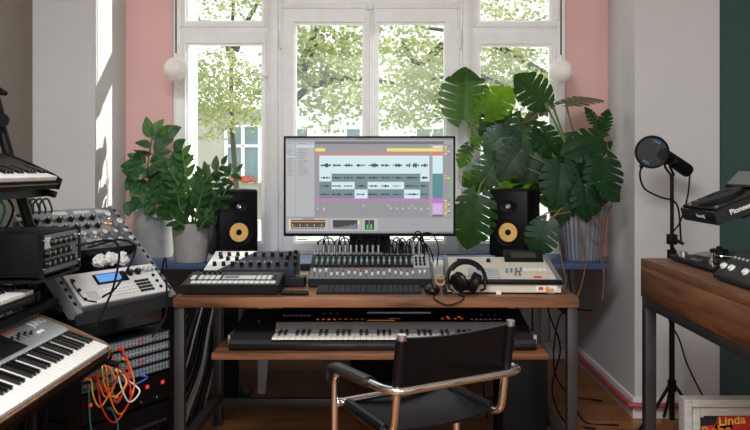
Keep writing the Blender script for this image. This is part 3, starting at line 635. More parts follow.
# ---------------------------------------------------------------- headphones
hp = thing('headphones', 'black padded headphones leaning against the beige sampler', 'headphones', (X(467.5, 3.085), 3.095, .75), (radians(-16), 0, radians(4))); hp.scale = (1.07, 1.07, 1.07)
MB().ring((0, 0, .062), .072, .0075, 'y', radians(-12), radians(192), 28, 8).build('headband', 'black', hp); MB().ring((0, 0, .062), .066, .0085, 'y', radians(35), radians(145), 20, 8).build('band_pad', 'leather', hp)
for s, rz in ((-1, 40), (1, -28)):
    c = MB(); c.lathe([(0, 0), (.028, .0), (.036, .006), (.037, .02), (.034, .026)], n=24).lathe([(.020, .026), (.024, .036), (.034, .038), (.039, .03), (.036, .022)], n=24, m=1)
    c.build('ear_cup', ['black', 'leather'], hp, T((s*.046, -.012 if s < 0 else .0, .043)) @ R(rz*.6, 'Z') @ R(-s*62, 'Y') @ R(10, 'X'))
    MB().tube([(s*.070, 0, .052), (s*.066, -.004, .028), (s*.05, -.006, .02)], .005, 8).build('yoke', 'black', hp)
lead('headphone_cable', 'thin black cable drooping from the headphones over the desk edge', None, [(.30, 3.09, .757), (.32, 3.068, .752), (.30, 3.060, .735), (.255, 3.062, .722), (.21, 3.060, .74), (.20, 3.075, .754), (.215, 3.15, .754)], .0026, 'rubber')
# ---------------------------------------------------------------- loudspeakers
def speaker(label, x, y, rz):
    t = thing('studio_speaker', label, 'speaker', (x, y, .776), (0, 0, radians(rz)), 'studio speakers'); w, h, d = .212, .35, .25
    MB().box(-w/2, w/2, 0, d, .022, h+.022, bev=.012).build('cabinet', 'matte_black', t)
    for a in (-.06, .06): MB().box(a-.02, a+.02, .02, d-.02, 0, .022, bev=.004).build('pad', 'rubber', t)
    MB().box(-w/2+.006, w/2-.006, -.005, .004, .03, h+.012, bev=.003).build('baffle', 'black', t)
    Mf = T((0, -.005, .15)) @ R(90, 'X')
    MB().lathe([(.080, 0), (.079, .006), (.070, .008), (.064, .004)], n=40).build('driver_ring', 'rubber', t, Mf)
    MB().lathe([(.066, .003), (.057, .009), (.048, .004)], n=40).build('surround', 'rubber', t, Mf)
    MB().lathe([(.049, .005), (.034, .001), (.016, -.002)], n=40).build('cone', 'cone', t, Mf)
    MB().lathe([(.018, .0), (.016, .005), (.009, .008), (0, .009)], n=24).build('dust_cap', 'rubber', t, Mf)
    MB().lathe([(.040, 0), (.038, .006), (.018, .002)], n=32).build('waveguide', 'black', t, T((0, -.006, .285)) @ R(90, 'X') @ Matrix.Diagonal((1.15, .75, 1, 1)))
    MB().lathe([(.013, .002), (.010, .005), (.006, .003), (0, .006)], n=20).build('tweeter', 'alu', t, T((0, -.006, .285)) @ R(90, 'X'))
    return t
speaker('black studio speaker with yellow cone beside the concrete pots', X(238.5, 4.06), 4.06, 26)
speaker('black studio speaker with yellow cone between the big dark leaves', X(508.5, 4.06), 4.06, -25)
# blue board that carries plants and speakers
bb = thing('plant_bench', 'dark blue board under the window carrying plants and speakers', 'bench', (-.09, 4.18, 0)); BB = T((.09, -4.18, 0))
MB().box(XL+.005, 1.15, 3.95, 4.41, .745, .775, bev=.003).build('board', 'blue_board', bb, BB)
c = at(231, 300, 4.33); MB().box(c.x-.035, c.x+.035, 4.30, 4.37, .012, .745).build('column', 'matte_black', bb, BB); MB().box(c.x-.11, c.x+.11, 4.22, 4.40, 0, .014, bev=.004).cyl((c.x+.07, 4.26, .014), (c.x+.07, 4.26, .07), .006).build('base_plate', 'gloss_black', bb, BB)
MB().box(-.70, -.66, 4.36, 4.40, 0, .745).add([(-.70, 4.37, 0), (-.66, 4.37, 0), (-.66, 4.40, 0), (-.70, 4.40, 0), (-.60, 4.10, .745), (-.56, 4.10, .745), (-.56, 4.13, .745), (-.60, 4.13, .745)], [(0, 3, 2, 1), (4, 5, 6, 7), (0, 1, 5, 4), (1, 2, 6, 5), (2, 3, 7, 6), (3, 0, 4, 7)]).build('trestle_leg', 'recess_paint', bb, BB)
MB().box(.66, .70, 4.34, 4.38, 0, .745).build('trestle_leg', 'matte_black', bb, BB)
# boxes under the desk
t = thing('subwoofer', 'tall black cabinet with a tiny blue light, under the desk end', 'subwoofer', (.623, 3.42, 0)); MB().box(-.10, .10, .0, .28, .012, .455, bev=.004).build('cabinet', 'matte_black', t); MB().box(-.098, .098, -.006, .002, .02, .448, bev=.002).build('front_cover', 'black', t)
for x in (-.08, .08):
    for y in (.02, .24): MB().cyl((x, y, 0), (x, y, .013), .015).build('foot', 'rubber', t)
MB().cyl((-.03, -.007, .425), (-.03, -.005, .425), .004, n=10).build('power_light', 'led_blue', t)
t = thing('flight_case', 'low wide black case under the window behind the tubular chair', 'case', (.17, 4.55, 0)); MB().box(-.36, .36, 0, .26, .01, .40, bev=.006).build('body', 'matte_black', t); MB().box(-.36, .36, -.004, .264, .30, .31).build('lid_seam', 'charcoal', t)
for x in (-.2, .2): MB().box(x-.025, x+.025, -.01, .0, .28, .33, bev=.003).build('latch', 'steel', t)
for x in (-.3, .3):
    for y in (.03, .23): MB().cyl((x, y, 0), (x, y, .012), .02).build('foot', 'rubber', t)
# ---------------------------------------------------------------- tubular chair
Lx = Vector((.853, .522, 0)); Fw = Vector((-.522, .853, 0)); Uz = Vector((0, 0, 1))
ch = thing('armchair', 'chrome cantilever armchair with black leather sling seat at the desk', 'chair', (.02, 2.50, 0))
o = Vector((.201, 2.341, 0))
CM = frame(Vector((0, 0, 0)), Lx, Fw, Uz); ch.matrix_basis = T(o) @ CM        # local: x across, y towards the desk
hw = .20; aw = .232; r = .0125; FZ = .63; FF = .30
def arc(c, a, b, rad, n=6):
    """rounded corner at c between directions a and b"""
    c = Vector(c); a = Vector(a).normalized(); b = Vector(b).normalized(); return [((c+a*rad)*(1-t)**2+c*2*t*(1-t)+(c+b*rad)*t*t) for t in [i/n for i in range(n+1)]]
pts = [Vector((-aw, -.04, r)), ]+[]
side = lambda s: [Vector((s*aw, .36, r))]+[]
loop = []
loop += arc((-aw, FF, FZ), (0, 0, -1), (0, -1, 0), .06)
loop += arc((-aw, -.045, FZ), (0, 1, 0), (1, 0, 0), .06)
loop += arc((aw+.02, -.045, FZ), (-1, 0, 0), (0, 1, 0), .06)
loop += arc((aw+.02, FF, FZ), (0, -1, 0), (0, 0, -1), .06)
full = [Vector((-aw, -.12, r))]+arc((-aw, FF+.01, r), (0, -1, 0), (0, 0, 1), .08)+loop+arc((aw+.02, FF+.01, r), (0, 0, 1), (0, -1, 0), .08)+[Vector((aw+.02, -.12, r))]
MB().tube(full, r, 12).build('arm_frame', 'chrome', ch)
MB().tube([(-aw, -.11, r), (aw, -.11, r)], r*.98, 12).build('base_bar', 'chrome', ch)
for s in (-1, 1):
    p = arc((s*hw, FF, .515), (s*.06, .002, 0), (0, -1, 0), .02)+arc((s*hw, .0, .49), (0, 1, .03), (0, -.08, 1), .05)+[Vector((s*hw, -.042, .778))]
    MB().tube(p, r, 12).build('back_post', 'chrome', ch)
    MB().cyl((s*hw, -.042, .776), (s*hw, -.0435, .79), r*1.05).build('post_cap', 'alu', ch)
    MB().ball((s*(hw+.02), FF, .515), .015, 14, 8).build('clamp', 'chrome', ch)
    pad = MB()
    pr = [(.024*cos(radians(a_))*(1 if sin(radians(a_)) > 0 else .8), .018+.019*sin(radians(a_))) for a_ in range(0, 360, 24)]
    ys = [(FF+.017, FZ-.045), (FF+.012, FZ-.012), (FF-.02, FZ-.003), (.2, FZ-.003), (.085, FZ-.003)]; vs = []; ax_ = -aw if s < 0 else aw+.02
    for y, z in ys: vs += [(ax_+a, y, z-.014+b*.95) for a, b in pr]
    n = len(pr); fs = [(i*n+j, i*n+(j+1) % n, (i+1)*n+(j+1) % n, (i+1)*n+j) for i in range(len(ys)-1) for j in range(n)]+[tuple(range(n-1, -1, -1)), tuple(range((len(ys)-1)*n, len(ys)*n))]
    pad.add(vs, fs).build('arm_pad', 'arm_leather', ch, ang=60)
MB().tube([(-hw, FF, .515), (hw, FF, .515)], r*.9, 12).build('cross_bar', 'chrome', ch)
def sheet(fn, nu, nv, th):
    m = MB(); vs = []; g = []
    for i in range(nu+1):
        for j in range(nv+1): g.append(fn(i/nu, j/nv))
    idx = lambda i, j: i*(nv+1)+j; N = len(g); nr = []
    for i in range(nu+1):
        for j in range(nv+1):
            a = g[idx(min(i+1, nu), j)]-g[idx(max(i-1, 0), j)]; b = g[idx(i, min(j+1, nv))]-g[idx(i, max(j-1, 0))]; nr.append(a.cross(b).normalized())
    vs = [p+n*th/2 for p, n in zip(g, nr)]+[p-n*th/2 for p, n in zip(g, nr)]; fs = []
    for i in range(nu):
        for j in range(nv):
            a, b, c, d = idx(i, j), idx(i+1, j), idx(i+1, j+1), idx(i, j+1); fs += [(a, b, c, d), (d+N, c+N, b+N, a+N)]
    for i in range(nu): fs += [(idx(i, 0), idx(i, 0)+N, idx(i+1, 0)+N, idx(i+1, 0)), (idx(i+1, nv), idx(i+1, nv)+N, idx(i, nv)+N, idx(i, nv))]
    for j in range(nv): fs += [(idx(0, j+1), idx(0, j+1)+N, idx(0, j)+N, idx(0, j)), (idx(nu, j), idx(nu, j)+N, idx(nu, j+1)+N, idx(nu, j+1))]
    return m.add(vs, fs)
bk = lambda u, v: Vector((-hw-.012+u*(2*hw+.024), -.018-.024*v+.032*sin(pi*u), .622+v*(.160-.020*sin(pi*u))))
sheet(bk, 20, 10, .010).build('backrest', 'leather', ch, ang=70)
for s in (-1, 1): MB().tube([(s*hw, -.018, .622), (s*hw, -.0415, .774)], .017, 12).build('back_sleeve', 'leather', ch)
st = lambda u, v: Vector((-hw-.004+u*(2*hw+.008), .03+v*.31, .496+.018*v-.03*sin(pi*u)*(.5+.5*sin(pi*v))))
sheet(st, 16, 14, .008).build('seat', 'leather', ch, ang=70)
for s in (-1, 1): MB().tube([(s*hw, .05, .4935), (s*hw, FF-.03, .5135)], .018, 12).build('seat_sleeve', 'leather', ch)
# ================================================================ KEYBOARD STAND, three tiers along the side wall (players face the wall)
ks = thing('keyboard_stand', 'black tiered keyboard stand with leaning post against the side wall', 'stand', (-1.3, 2.3, 0)); KM = T((1.3, -2.3, 0))
def post(y):
    return catmull([(-1.25, y, 0), (-1.25, y, .5), (-1.25, y, .98), (-1.272, y, 1.06)], 4)+[Vector((-1.30, y, 1.16)), Vector((-1.40, y, 1.50)), Vector((-1.408, y, 1.53))]
for y in (2.80, 1.45):
    MB().tube(post(y), .019, 12).build('post', 'black', ks, KM)
    MB().box(-1.52, -1.20, y-.02, y+.02, 0, .03, bev=.004).build('foot', 'black', ks, KM)
cl = MB().tube([(-1.415, 2.80, 1.545), (-1.40, 2.80, 1.50), (-1.385, 2.80, 1.45), (-1.375, 2.80, 1.41)], [.022, .028, .026, .030], 12).cyl((-1.37, 2.82, 1.435), (-1.345, 2.75, 1.43), .020, .024, 12).tube([(-1.42, 2.80, 1.53), (-1.37, 2.79, 1.535), (-1.345, 2.785, 1.525)], [.012, .014, .008], 8).cyl((-1.395, 2.77, 1.47), (-1.36, 2.765, 1.465), .014, .012, 10)
cl.build('clamp', 'matte_black', ks, KM)
MB().tube(catmull([(-1.385, 2.77, 1.44), (-1.372, 2.755, 1.40), (-1.378, 2.755, 1.37), (-1.40, 2.76, 1.35)], 5), [.006, .010, .014, .014, .013, .016, .018, .018, .017, .016, .015, .014, .012, .011, .010, .008], 8).build('red_strap', 'red', ks, KM)
# tier rails run from post to post
for xr, zr in ((-1.20, 1.190), (-1.33, 1.228), (-1.16, .806), (-1.31, .822), (-.97, .615), (-1.15, .68)):
    MB().box(xr-.012, xr+.012, 1.43, 2.76, zr-.03, zr-.006).build('tier_rail', 'black', ks, KM)
for zc in (1.19, .77, .645): MB().box(-1.275 if zc < 1 else -1.325, -1.235 if zc < 1 else -1.285, 2.73, 2.795, zc-.012, zc+.012, bev=.003).build('tier_bracket', 'black', ks, KM)
for y in (2.74, 1.52):
    for x0, za, x1, zb in ((-1.15, 1.178, -1.37, 1.24), (-1.13, .775, -1.36, .80), (-.93, .58, -1.28, .68)):
        MB().tube([(x0, y, za-.012), (x1, y, zb-.012)], .012, 8).build('tier_arm', 'black', ks, KM)
MB().box(-1.38, -1.08, 2.44, 2.775, .897, .907).build('box_shelf', 'black', ks, KM)
MB().tube([(-1.25, 2.79, .90), (-1.10, 2.76, .897)], .01, 8).build('shelf_bracket', 'black', ks, KM)
# a keyboard: local x along it (0 = far end), y away from the player, z up
def kbd(name, label, cat, loc, tilt, length, depth, h, mats, nw, kw, group=None, keyL=.14, cheek=.018, bender=.18):
    t = thing(name, label, cat, loc, (radians(tilt), 0, radians(90)))
    case, panel, side = mats
    MB().box(-length+.0, 0, .0, depth, 0, h*.45, bev=.004).build('case', case, t)
    MB().prism([(keyL+.012, h*.4), (keyL+.012, h*.92), (keyL+.03, h*1.0), (depth, h*1.12), (depth, h*.4)], -length+cheek, -cheek, 0).build('control_panel', panel, t)
    for x in (-length, -cheek): MB().prism([(-.004, .0), (-.004, h*.68), (.03, h*.86), (keyL+.02, h*1.06), (depth+.004, h*1.2), (depth+.004, 0)], x, x+cheek, 0).build('end_cheek', side, t)
    MB().box(-length+cheek, -cheek, 0, .006, h*.45, h*.56).build('key_slip', side, t)
    k0 = -cheek-.004-nw*kw
    keys(t, k0, nw, kw, .008, h*.80, keyL, drop=h*.36, start=2)
    if bender: MB().box(-length+cheek, k0-.003, .006, keyL+.012, h*.4, h*.84).build('bender_block', case, t); MB().lathe([(.012, 0), (.010, .02), (.006, .024), (0, .025)], (k0-.05, .07, h*.84)).build('bender_knob', 'knob_black', t)
    return t
ju = kbd('polyphonic_synth', 'silver synth with wooden end cheeks, lowest tier of the keyboard stand', 'synth', (-.935, 2.655, .64), 19, 1.08, .335, .075, ('black', 'alu_panel', 'cheek_wood'), 36, .0235) if 0 else None
mat('synth_panel', (150, 154, 156), .3, .45, var=.06, scale=8)
ju = kbd('polyphonic_synth', 'silver synth with wooden end cheeks, lowest tier of the keyboard stand', 'synth', (-.935, 2.655, .615), 19, 1.08, .33, .056, ('black', 'synth_panel', 'cheek_wood'), 36, .0235, cheek=.013)
zs = lambda y: .056*(1.0+.12*(y-.17)/.16)+.0008
text('JUNO', .042, 'button_white', ju, T((-.022, .242, zs(.242))) @ R(3, 'X'), ext=.0003, align='RIGHT')
sf = MB().box(-.0012, .0012, -.018, .018, 0, .001).build('slider_slot', 'deep_black', ju, T((-.2, .215, zs(.215))))
kc = MB().box(-.005, .005, -.003, .003, 0, .012, bev=.001)
for i in range(24):
    if i: inst(sf, ju, T((-.2-i*.026, .215, zs(.215))))
many('slider_cap', kc, 'knob_black', ju, [T((-.2-i*.026, .205+.02*((i*7) % 5)/5, zs(.21))) for i in range(24)])
MB().box(-.98, -.20, .245, .250, zs(.245), zs(.245)+.001).build('stripe', 'red', ju); MB().box(-.165, -.130, .188, .202, zs(.195), zs(.195)+.004).build('button', 'button_white', ju)
MB().box(-1.06, -.30, .165, .29, .0, .0012).build('dark_panel', 'black', ju, T((0, 0, .0572)) @ T((0, .165, 0)) @ R(2.4, 'X') @ T((0, -.165, 0)))
k2 = kbd('stage_keyboard', 'black keyboard on the middle tier of the keyboard stand', 'keyboard', (-1.13, 2.56, .824), 2, 1.06, .21, .05, ('black', 'black', 'black'), 36, .0235)
k3 = kbd('master_keyboard', 'black keyboard on the top tier of the keyboard stand', 'keyboard', (-1.155, 2.775, 1.185), 18, 1.06, .215, .056, ('matte_black', 'black', 'matte_black'), 36, .0235, keyL=.10)
MB().box(-1.04, -.02, -.003, 0, .019, .023).build('front_strip', 'brass', k3)
# cables hanging below the top keyboard
for i, (x, m, lab) in enumerate(((-1.29, 'rubber', 'black cable dangling under the top keyboard, next to the post'), (-1.31, 'cab_teal', 'teal cable dangling under the top keyboard'), (-1.36, 'cab_orange', 'orange-brown cable dangling under the top keyboard'), (-1.40, 'cab_white', 'white cable dangling under the top keyboard'), (-1.33, 'cab_blue', 'blue cable dangling under the top keyboard'))):
    y = 2.70-.02*i; lead('hanging_cable', lab, 'cables under the top keyboard', [(x, y, 1.232), (x-.02, y+.01, 1.17), (x+.01, y, 1.12), (x-.01, y, 1.06), (x-.03, y-.01, 1.045)], .0045, m)
for i in range(4):
    x = -1.20-.07*i; lead('hanging_cable', 'black cable hanging from the middle keyboard down behind the silver synth', 'cables behind the silver synth', [(x, 2.77, .83), (x-.01, 2.785, .74), (x+.02, 2.79, .60), (x, 2.79, .40), (x-.03, 2.79, .08), (x-.03, 2.79, .008)], .005, 'rubber')
# black box with a knobbed front, on the shelf
bx = thing('preamp_box', 'black box with knobbed pale front, on the stand shelf above the middle keyboard', 'audio unit', (-1.075, 2.45, .908), (0, 0, radians(90)))
MB().box(0, .31, .006, .29, .006, .145, bev=.004).build('case', 'matte_black', bx)
MB().box(.012, .298, -.001, .008, .016, .136).build('front_panel', 'mid_grey', bx); many('rack_ear', MB().box(0, .014, -.006, .01, .004, .147), 'black', bx, [(0, 0, 0), (.296, 0, 0)])
for x in (.04, .27):
    for y in (.04, .25): MB().cyl((x, y, 0), (x, y, .007), .012).build('foot', 'rubber', bx)
M0 = R(90, 'X')
many('knob', knob(.012, .016), ['knob_black', 'button_white'], bx, [T((.03+i*.042, -.001, z)) @ M0 for i in range(6) for z in (.045, .078, .112) if (i, z) not in ((0, .112), (5, .078))])
MB().box(.02, .07, -.003, 0, .095, .13).build('meter', 'button_white', bx)
for s in (.01, .29): MB().cyl((s+.005, -.008, .03), (s+.005, -.004, .03), .004, n=8).cyl((s+.005, -.008, .12), (s+.005, -.004, .12), .004, n=8).build('screw', 'chrome', bx)
# ================================================================ SLANTED RACK
RX, RY, RA = -.846, 3.172, 60
RW, RD, Z0, Z1 = .48, .356, .752, 1.088
def rackM(): return (RX, RY, 0), (0, 0, radians(RA))
rk = thing('rack_stand', 'black slanted rack holding synths above and patch bays below', 'rack', *rackM())
sl_ = Vector((0, RD, Z1-Z0)); SL = sl_.length; sl_.normalize(); nrm = Vector((1, 0, 0)).cross(sl_)
FS = frame(Vector((0, 0, Z0)), Vector((1, 0, 0)), sl_, nrm)          # slanted face: x across (-RW..0), y up the slope, z out
for s, x0 in ((0, -.024), (1, -RW)):
    p = MB(); p.prism([(0, 0), (0, Z0), (RD, Z1), (RD, 0)], x0+.010, x0+.014, 0) if 0 else None
    MB().box(x0, x0+.024, .0, .05, 0, Z0-.03).box(x0, x0+.024, RD-.04, RD, 0, Z1-.03).box(x0, x0+.024, .05, RD-.04, .0, .04).build('side_post', 'black', rk)
    r_ = MB().box(x0, x0+.024, -.012, SL+.012, -.05, .004, bev=.002).build('slanted_rail', 'mid_grey', rk, FS)
    many('rail_slot', MB().box(x0+.006, x0+.018, -.008, .008, .004, .0052), 'deep_black', r_, [T((0, .03+i*.034, 0)) for i in range(14)])
MB().box(-RW, 0, -.004, .006, Z0-.05, Z0-.012).build('front_bar', 'dark_grey', rk); MB().box(-RW+.024, -.024, RD-.03, RD-.02, .1, .94).build('back_panel', 'deep_black', rk)
many('shelf_plate', MB().box(-RW+.024, -.024, .05, RD-.03, .06, .069), 'black', rk, [(0, 0, 0), (0, 0, .155), (0, 0, .57)])
MB().box(-RW+.024, -.024, .012, .018, .0, .20).build('kick_panel', 'matte_black', rk)
G = rackM()
def on_slope(name, label, cat, y0, y1, th, case, panel):
    t = thing(name, label, cat, (RX, RY, 0), (0, 0, radians(RA))); Fm = FS @ T((0, y0, 0))
    MB().box(-RW+.026, -.026, 0, y1-y0, -th, .010, bev=.003).build('case', case, t, Fm)
    MB().box(-RW+.030, -.030, .004, y1-y0-.004, .010, .012).build('face_plate', panel, t, Fm); return t, Fm @ T((-RW+.030, 0, .012))
# base of the empties sits on the rack; geometry is placed along the slope
us, Fu = on_slope('semi_modular_synth', 'dark synth full of knobs, upper unit in the slanted rack', 'synth', .262, .488, .045, 'black', 'synth_face')
Lu = .226
many('knob', knob(.0115, .018), ['knob_black', 'button_white'], us, [Fu @ T((.03+i*.052, .03+j*.045, 0)) for i in range(8) for j in (2, 3) if not i > 5])
many('knob', knob(.0125, .018), ['alu', 'knob_black'], us, [Fu @ T((.03+i*.052, .03+j*.045, 0)) for i in range(8) for j in (0, 1)])
many('knob', knob(.016, .02), ['alu', 'knob_black'], us, [Fu @ T((.395, .125, 0)), Fu @ T((.36, .17, 0))])
many('button', MB().box(-.007, .007, -.004, .004, 0, .005), 'orange', us, [Fu @ T((.335, .13, 0)), Fu @ T((.356, .126, 0))])
MB().box(.12, .19, Lu-.032, Lu-.014, 0, .001).box(.22, .30, Lu-.032, Lu-.014, 0, .001).box(.33, .40, Lu-.032, Lu-.014, 0, .001).build('scale_print', 'mid_grey', us, Fu)
ls, Fl = on_slope('desktop_synth', 'silver synth with blue display, lower unit in the slanted rack', 'synth', .006, .160, .05, 'mid_grey', 'panel_silver')
d = MB().box(.115, .265, .085, .132, 0, .004).build('display_bezel', 'deep_black', ls, Fl); MB().box(.125, .235, .092, .128, .004, .005).build('display', 'lcd_blue', d)
many('button', MB().box(-.006, .006, -.004, .004, 0, .004), 'button_white', ls, [Fl @ T((.125+i*.0165, .03+j*.014, 0)) for i in range(9) for j in range(3)])
many('button', MB().box(-.007, .007, -.005, .005, 0, .004), 'charcoal', ls, [Fl @ T((.29+i*.018, .025+j*.016, 0)) for i in range(4) for j in range(4)])
many('knob', knob(.013, .016), ['charcoal', 'button_white'], ls, [Fl @ T((.285, .118, 0)), Fl @ T((.325, .118, 0))]); many('knob', knob(.010, .014), ['alu', 'knob_black'], ls, [Fl @ T((.36+i*.022, .12, 0)) for i in range(3)])
many('socket', MB().lathe([(.007, 0), (.007, .004), (.003, .004), (.003, .001)], n=12), 'deep_black', ls, [Fl @ T((.39, .03+i*.03, 0)) for i in range(3)]+[Fl @ T((.025, .03+i*.045, 0)) for i in range(3)])
MB().box(.045, .09, .02, .06, 0, .002).build('slot_cover', 'light_grey', ls, Fl); MB().tube(catmull([(.02, .13, .002), (.012, .09, .004), (.02, .03, .004), (.06, .008, .004)], 5), .0025, 6).build('cable_loop', 'rubber', ls, Fl)
# loose pale bundle between the two units
t = thing('cloth_roll', 'crumpled pale wrap tucked between the two slanted synths', 'wrap', (RX, RY, 0), (0, 0, radians(RA)))
m = MB()
for i, (x, y, r) in enumerate(((-.21, .235, .022), (-.16, .24, .026), (-.11, .232, .02))): m.ball((x, y, -.028), (.034, .026, r), 14, 9)
m.v = [v+Vector((random.uniform(-.007, .007), random.uniform(-.007, .007), random.uniform(-.007, .007))) for v in m.v]; m.build('body', 'cab_white', t, FS)
# cables running over the slanted units
for pts, lab in (([(-1.02, 2.70, .985), (-.95, 2.83, 1.0), (-.93, 2.93, .95), (-.97, 2.85, .83), (-1.0, 2.78, .80)], 'black cable looping from the knobbed box down over the silver synth'),
                 ([(-1.03, 2.62, 1.0), (-.93, 2.72, 1.0), (-.93, 2.70, .86), (-.98, 2.66, .72)], 'black cable falling from the knobbed box towards the wooden cheek'),
                 ([(-.90, 3.16, .83), (-.87, 3.12, .90), (-.86, 3.10, .80), (-.86, 3.09, .68), (-.90, 3.04, .60)], 'thin black cable arching out of the silver synth sockets')):
    lead('patch_cable', lab, None, pts, .004, 'rubber')
# loops of cable at the rear of the top unit
for i in range(4):
    p = Vector((RX, RY, 0))+Matrix.Rotation(radians(RA), 3, 'Z') @ Vector((-.46+i*.028+.0, .335, 1.085)); u = Vector((.5, .866, 0))
    lead('jack_lead', 'small black cable loop standing on the back edge of the upper rack synth', 'loops behind the upper rack synth', [p, p+Vector((0, 0, .04)), p+u*.03+Vector((0, 0, .055)), p+u*.05+Vector((0, 0, .02)), p+u*.05+Vector((0, 0, -.004))], .004, 'rubber')
# ---- rack units below
def unit(name, label, cat, z0, z1, front='black', group=None):
    t = thing(name, label, cat, (RX, RY, z0), (0, 0, radians(RA)), group)
    MB().box(-RW+.03, -.03, .012, .24, 0, z1-z0-.002).build('case', 'black', t); MB().box(-RW+.026, -.026, .0, .012, .001, z1-z0-.003, bev=.002).build('front_panel', front, t); return t
sock = MB().lathe([(.0066, 0), (.0066, .003), (.0042, .004)], n=8, m=1).lathe([(.0042, .0035), (0, .0035)], n=8)
cols = (('mid_grey', 'red'), ('mid_grey', 'button_grey'), ('mid_grey', 'red'), ('mid_grey', 'button_blue'))
for k, (zz, lab) in enumerate(((.572, 'uppermost patch bay strip, under the slanted synths'), (.532, 'second patch bay strip from above, red marked'), (.492, 'third patch bay strip, behind the coloured cables'), (.452, 'lowest patch bay strip, directly above the lit button unit'))):
    t = unit('patch_bay', lab, 'patch bay', zz, zz+.038, 'patch_front', None)
    many('jack_socket', sock, ['deep_black', 'cab_grey'], t, [T((-.44+i*.0172, 0, z)) @ M0 for i in range(24) for z in (.011, .026)])
    MB().box(-.44, -.04, -.002, 0, .0170, .0200).build('label_strip', 'button_grey', t); MB().box(-.26 if k % 2 else -.20, -.05 if k % 2 else -.16, -.003, -.001, .016, .021).build('label_tape', cols[k][1], t)
t = unit('power_unit', 'black rack unit with a row of glowing red buttons', 'rack unit', .335, .448, 'black')
many('lit_button', MB().box(-.007, .007, -.006, 0, -.007, .007, bev=.002), 'led_red', t, [T((x, 0, .072)) for x in (-.42, -.30, -.23, -.15, -.07)])
many('knob', knob(.009, .012), ['knob_black', 'button_white'], t, [T((x, 0, .02)) @ M0 for x in (-.36, -.26, -.19, -.11)])
t = unit('tape_echo', 'dark blank rack unit below the glowing red buttons', 'rack unit', .23, .328, 'matte_black'); MB().box(-.42, -.05, -.003, 0, .02, .03).build('edge_strip', 'steel', t)
t = thing('effect_box', 'small worn box with pale knobs on the lowest rack shelf', 'box', (RX, RY, .07), (0, 0, radians(RA))); MB().box(-.40, -.15, .06, .2, 0, .08, bev=.004).build('case', 'dark_grey', t); many('knob', knob(.011, .016), ['alu', 'knob_black'], t, [T((-.37+i*.04, .06, .045)) @ M0 for i in range(6)])
# coloured patch cords
def rp(x, z, out=0): return Vector((RX, RY, 0))+Matrix.Rotation(radians(RA), 3, 'Z') @ Vector((x, -out, z))
cords = [('cab_red', 'red cord, longest loop hanging from the patch bays', -.40, .565, -.22, .575, .40, .06), ('cab_orange', 'orange cord hanging in a long loop beside the red one', -.34, .605, -.19, .605, .42, .055), ('cab_yellow', 'yellow cord in a short loop at the patch bay edge', -.44, .57, -.36, .57, .47, .05),
         ('cab_teal', 'teal cord hanging lowest, reaching the bottom rack units', -.455, .53, -.30, .44, .30, .05), ('cab_white', 'white cord crossing over the coloured patch cords', -.28, .61, -.17, .52, .46, .07), ('cab_red', 'red cord in a tight loop near the top strip', -.42, .645, -.31, .645, .52, .06),
         ('cab_orange', 'orange cord curled tightly beside the yellow one', -.41, .605, -.33, .61, .50, .06), ('cab_yellow', 'yellow cord spanning the middle patch bay strips', -.37, .62, -.24, .57, .49, .05), ('cab_blue', 'blue cord lying across the lowest patch bay strip', -.20, .545, -.06, .525, .505, .03),
         ('cab_red', 'red cord spanning the third strip towards its middle', -.35, .57, -.22, .645, .47, .05), ('cab_teal', 'teal cord in a short loop under the top strip', -.39, .645, -.26, .61, .54, .045), ('cab_grey', 'grey cord in a short loop behind the red ones', -.30, .57, -.25, .53, .46, .04)]
for m, lab, xa, za, xb, zb, zl, o in cords:
    xa, xb = -.452+(xa+.46)*.66, -.452+(xb+.46)*.66; za, zb, zl = za-.063, zb-.063, zl-.063
    pts = [rp(xa, za, .004), rp(xa, za, .03), rp(xa-.006, (za*.45+zl*.55), o), rp(xa*.55+xb*.45, zl, o), rp(xb+.01, (zb*.45+zl*.55), o), rp(xb, zb, .03), rp(xb, zb, .004)]
    b = pts[0]; t = thing('patch_cable', lab, 'cable', b, group='coloured patch cords')
    MB().tube([p-b for p in catmull(pts, 8)], .0030, 7).build('wire', m, t)
    n = (Matrix.Rotation(radians(RA), 3, 'Z') @ Vector((0, -1, 0)))
    for q in (pts[0], pts[-1]): MB().cyl(q-b, q-b+n*.022, .0056, n=10).build('plug', m, t)
# ================================================================ RECORD TABLE
dt = thing('record_table', 'heavy wooden table on steel legs carrying turntable, player and mixer', 'table', (1.42, 2.45, 0)); TM = T((-1.42, -2.45, 0))
x0, x1, y0, y1, zt = 1.09, 1.78, 1.6, 3.30, .879
MB().box(x0, x1, y0, y1, zt-.035, zt, bev=.003).build('tabletop', 'table_wood', dt, TM)
MB().box(x0, x0+.03, y0, y1, zt-.16, zt-.034, bev=.002).box(x1-.03, x1, y0, y1, zt-.16, zt-.034).box(x0+.03, x1-.03, y1-.03, y1, zt-.16, zt-.034, bev=.002).box(x0+.03, x1-.03, y0, y0+.03, zt-.16, zt-.034).build('apron', 'table_wood', dt, TM)
for x in (x0+.004, x1-.05):
    for y in (y0+.004, y1-.05): MB().box(x, x+.046, y, y+.046, 0, zt-.16, bev=.002).build('leg', 'steel', dt, TM)
    MB().box(x, x+.046, y0+.05, y1-.05, zt-.20, zt-.16, bev=.002).build('rail', 'steel', dt, TM)
